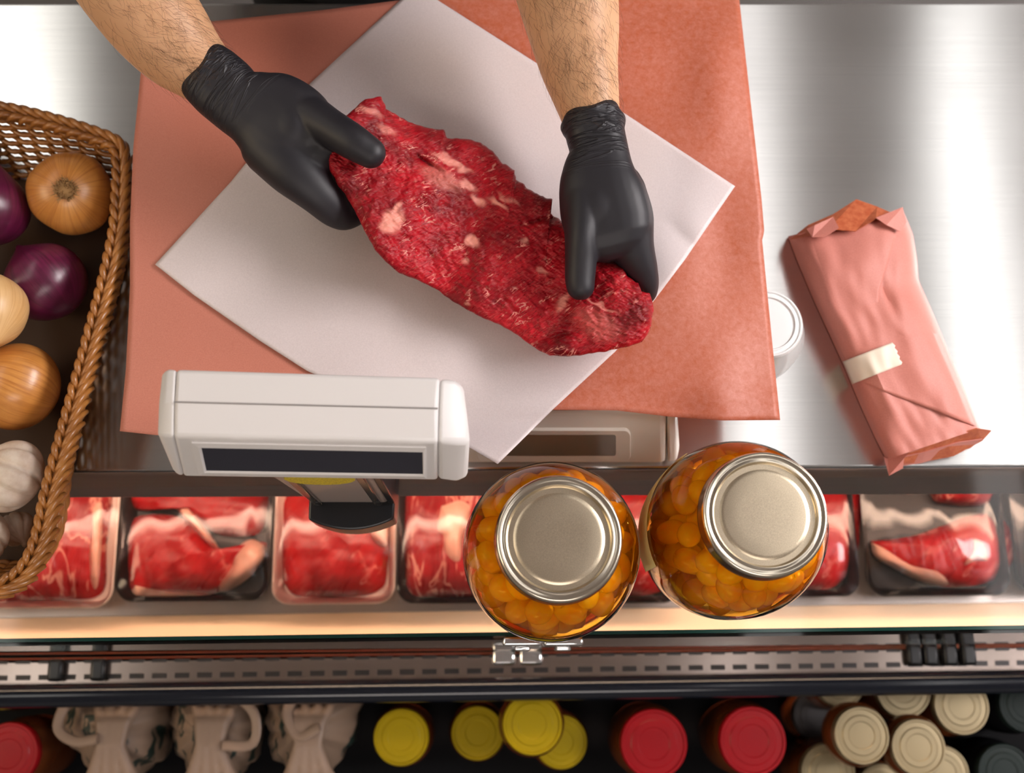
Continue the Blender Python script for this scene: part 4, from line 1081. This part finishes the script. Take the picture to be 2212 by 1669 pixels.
# ------------------------------------------------------------------ goods on the lower shelf
ZS = -.4395
def shelf_jar(px, py, rpx, zl, lidm, bodym, label, grp, name='lidded_jar', ZS=ZS):
    c = at(px, py, zl); r = rpx * mpp(c); b = Vector((c.x, c.y, ZS)); H = zl - ZS
    t = thing(name, label, 'jar', b, grp)
    MB().lathe([(r * .9, .0005), (r * 1.02, .006), (r * 1.12, H * .3), (r * 1.12, H * .65), (r * .98, H * .82), (r * .86, H - .014), (r * .86, H - .004)], b, 40).build('jar_body', bodym, t, sharp=50)
    MB().lathe([(r * .985, H - .013), (r, H - .011), (r, H - .003), (r * .96, H), (r * .90, H), (r * .87, H - .0016), (r * .70, H - .0014), (r * .66, H - .0004), (r * .48, H - .0004), (r * .45, H - .0012), (.001, H - .0010)], b, 56).build('lid', lidm, t, sharp=25)
    return t
shelf_jar(866, 1592, 60, -.325, YLID, AMBERD, 'yellow-lidded jar standing alone, first yellow lid from the left', 'yellow-lidded jars')
shelf_jar(1032, 1583, 57, -.340, YLID, AMBERD, 'yellow-lidded jar half hidden on the left under the topmost yellow lid', 'yellow-lidded jars')
shelf_jar(1150, 1564, 65, -.262, YLID, AMBERD, 'topmost yellow-lidded jar, stacked across its two neighbours', 'yellow-lidded jars', ZS=-.338)
shelf_jar(1212, 1602, 57, -.345, YLID, AMBERD, 'yellow-lidded jar of which only a crescent shows under the topmost one', 'yellow-lidded jars')
shelf_jar(1413, 1606, 73, -.300, RLID, AMBERD, 'red-lidded jar next to the yellow-lidded jars', 'red-lidded jars')
shelf_jar(1627, 1600, 73, -.300, RLID, AMBERD, 'red-lidded jar next to the pile of pale gold lids', 'red-lidded jars')
shelf_jar(16, 1628, 66, -.300, RLID, AMBERD, 'red-lidded jar in the bottom left corner of the picture', 'red-lidded jars')
shelf_jar(8, 1500, 32, -.34, YLID, AMBERD, 'small yellow-lidded jar behind the red lid in the bottom left corner', 'yellow-lidded jars')
for px, py, r, z, lab in ((1862, 1588, 61, -.262, 'pale gold lid jar standing highest in the middle of the cluster'), (1985, 1614, 60, -.272, 'pale gold lid jar right of the highest one, at the front'),
                          (1815, 1470, 56, -.325, 'pale gold lid jar furthest left along the bumper'), (1952, 1488, 61, -.320, 'pale gold lid jar second along the bumper'),
                          (2078, 1524, 61, -.315, 'pale gold lid jar furthest right along the bumper'), (1790, 1668, 60, -.330, 'pale gold lid jar cut by the bottom edge, left of the others'),
                          (2040, 1668, 56, -.345, 'pale gold lid jar low at the bottom edge behind the front one'), (1905, 1705, 54, -.36, 'pale gold lid jar just showing at the bottom edge in the middle')):
    shelf_jar(px, py, r, z, GLIDS, AMBERD, lab, 'pale gold lidded jars', ZS=-.3135 if z > -.28 else ZS)
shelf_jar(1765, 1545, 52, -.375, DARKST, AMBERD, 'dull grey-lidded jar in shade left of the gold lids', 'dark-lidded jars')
shelf_jar(2215, 1522, 58, -.33, GREEND, SHELFD, 'dark green-lidded jar at the right edge, upper one', 'dark-lidded jars')
shelf_jar(2172, 1668, 60, -.34, GREEND, SHELFD, 'dark green-lidded jar at the bottom right corner, lower one', 'dark-lidded jars')
def bag(cx_, outline, ztop, label, handle, seed):
    c = at(cx_, 1600, ZS); t = thing('shopping_bag', label, 'bag', Vector((c.x, c.y, ZS)), 'beige tied bags on the lower shelf')
    n = 60; out = arc(cr(outline + outline[:1], 120), n + 1)[:-1]; ce = np.mean(np.array(outline, float), 0); RR = []
    for k in range(13):
        tt = k / 12
        rad = (.82 + .18 * math.sin(PI * min(tt * 2, 1) / 2)) if tt < .5 else max(.03, math.cos((tt - .5) * PI) ** .75)
        z = ZS + .001 + (ztop - ZS) * tt
        ring = []
        for j, p in enumerate(out):
            w_ = 1 + (.05 * math.sin(j * .9 + seed) + .04 * math.sin(j * 1.7 + seed * 2)) * (.3 + tt)
            q_ = ce + (p - ce) * (rad * w_); P = at(*q_, (ZS + ztop) / 2 + .02); ring.append(Vector((P.x, P.y, z)))
        RR.append(ring)
    MB().loft(RR).build('bag_body', BAGM, t, sharp=None)
    mb = MB(); P = cr(handle, 24); mb.tube([at(p[0], p[1], p[2]) for p in P], [.0062] * 24, 8, flat=.5); mb.build('handle', BAGP, t)
    k_ = at(float(ce[0]), 1600, ztop); mb = MB()
    for q_ in range(4):                # soft folds of the gathered neck
        dx = (q_ - 1.5) * .010
        mb.tube([k_ + Vector((dx * 2.0, .052, -.018)), k_ + Vector((dx * .9, .020, .001)), k_ + Vector((dx * .7, -.004, .006)), k_ + Vector((dx * 1.3, -.034, -.004)), k_ + Vector((dx * 2.6, -.060, -.024))], [.004, .0085, .0075, .009, .004], 8)
    mb.build('gathered_neck', BAGP, t, mods=[('REMESH', dict(mode='VOXEL', voxel_size=.0025, use_smooth_shade=True)), ('SMOOTH', dict(factor=.5, iterations=6))])
bag(235, [(118, 1560), (160, 1470), (340, 1470), (352, 1560), (330, 1650), (230, 1690), (170, 1640)], -.285, 'beige bag nearest the red lid in the left corner, handle loop to its left', [(215, 1500, -.29), (150, 1515, -.28), (125, 1570, -.28), (160, 1600, -.275), (210, 1595, -.27)], 1)
bag(460, [(362, 1560), (390, 1470), (530, 1470), (558, 1560), (530, 1660), (440, 1700), (385, 1640)], -.285, 'middle beige bag of the three, round handle loop to its right', [(470, 1510, -.285), (510, 1505, -.28), (550, 1545, -.275), (545, 1605, -.275), (480, 1610, -.27)], 2)
bag(670, [(568, 1560), (590, 1470), (755, 1470), (772, 1550), (735, 1640), (660, 1690), (590, 1640)], -.285, 'beige bag nearest the yellow lids, gathered into a knot', [(640, 1500, -.285), (620, 1540, -.280), (645, 1590, -.275), (690, 1570, -.27)], 3)
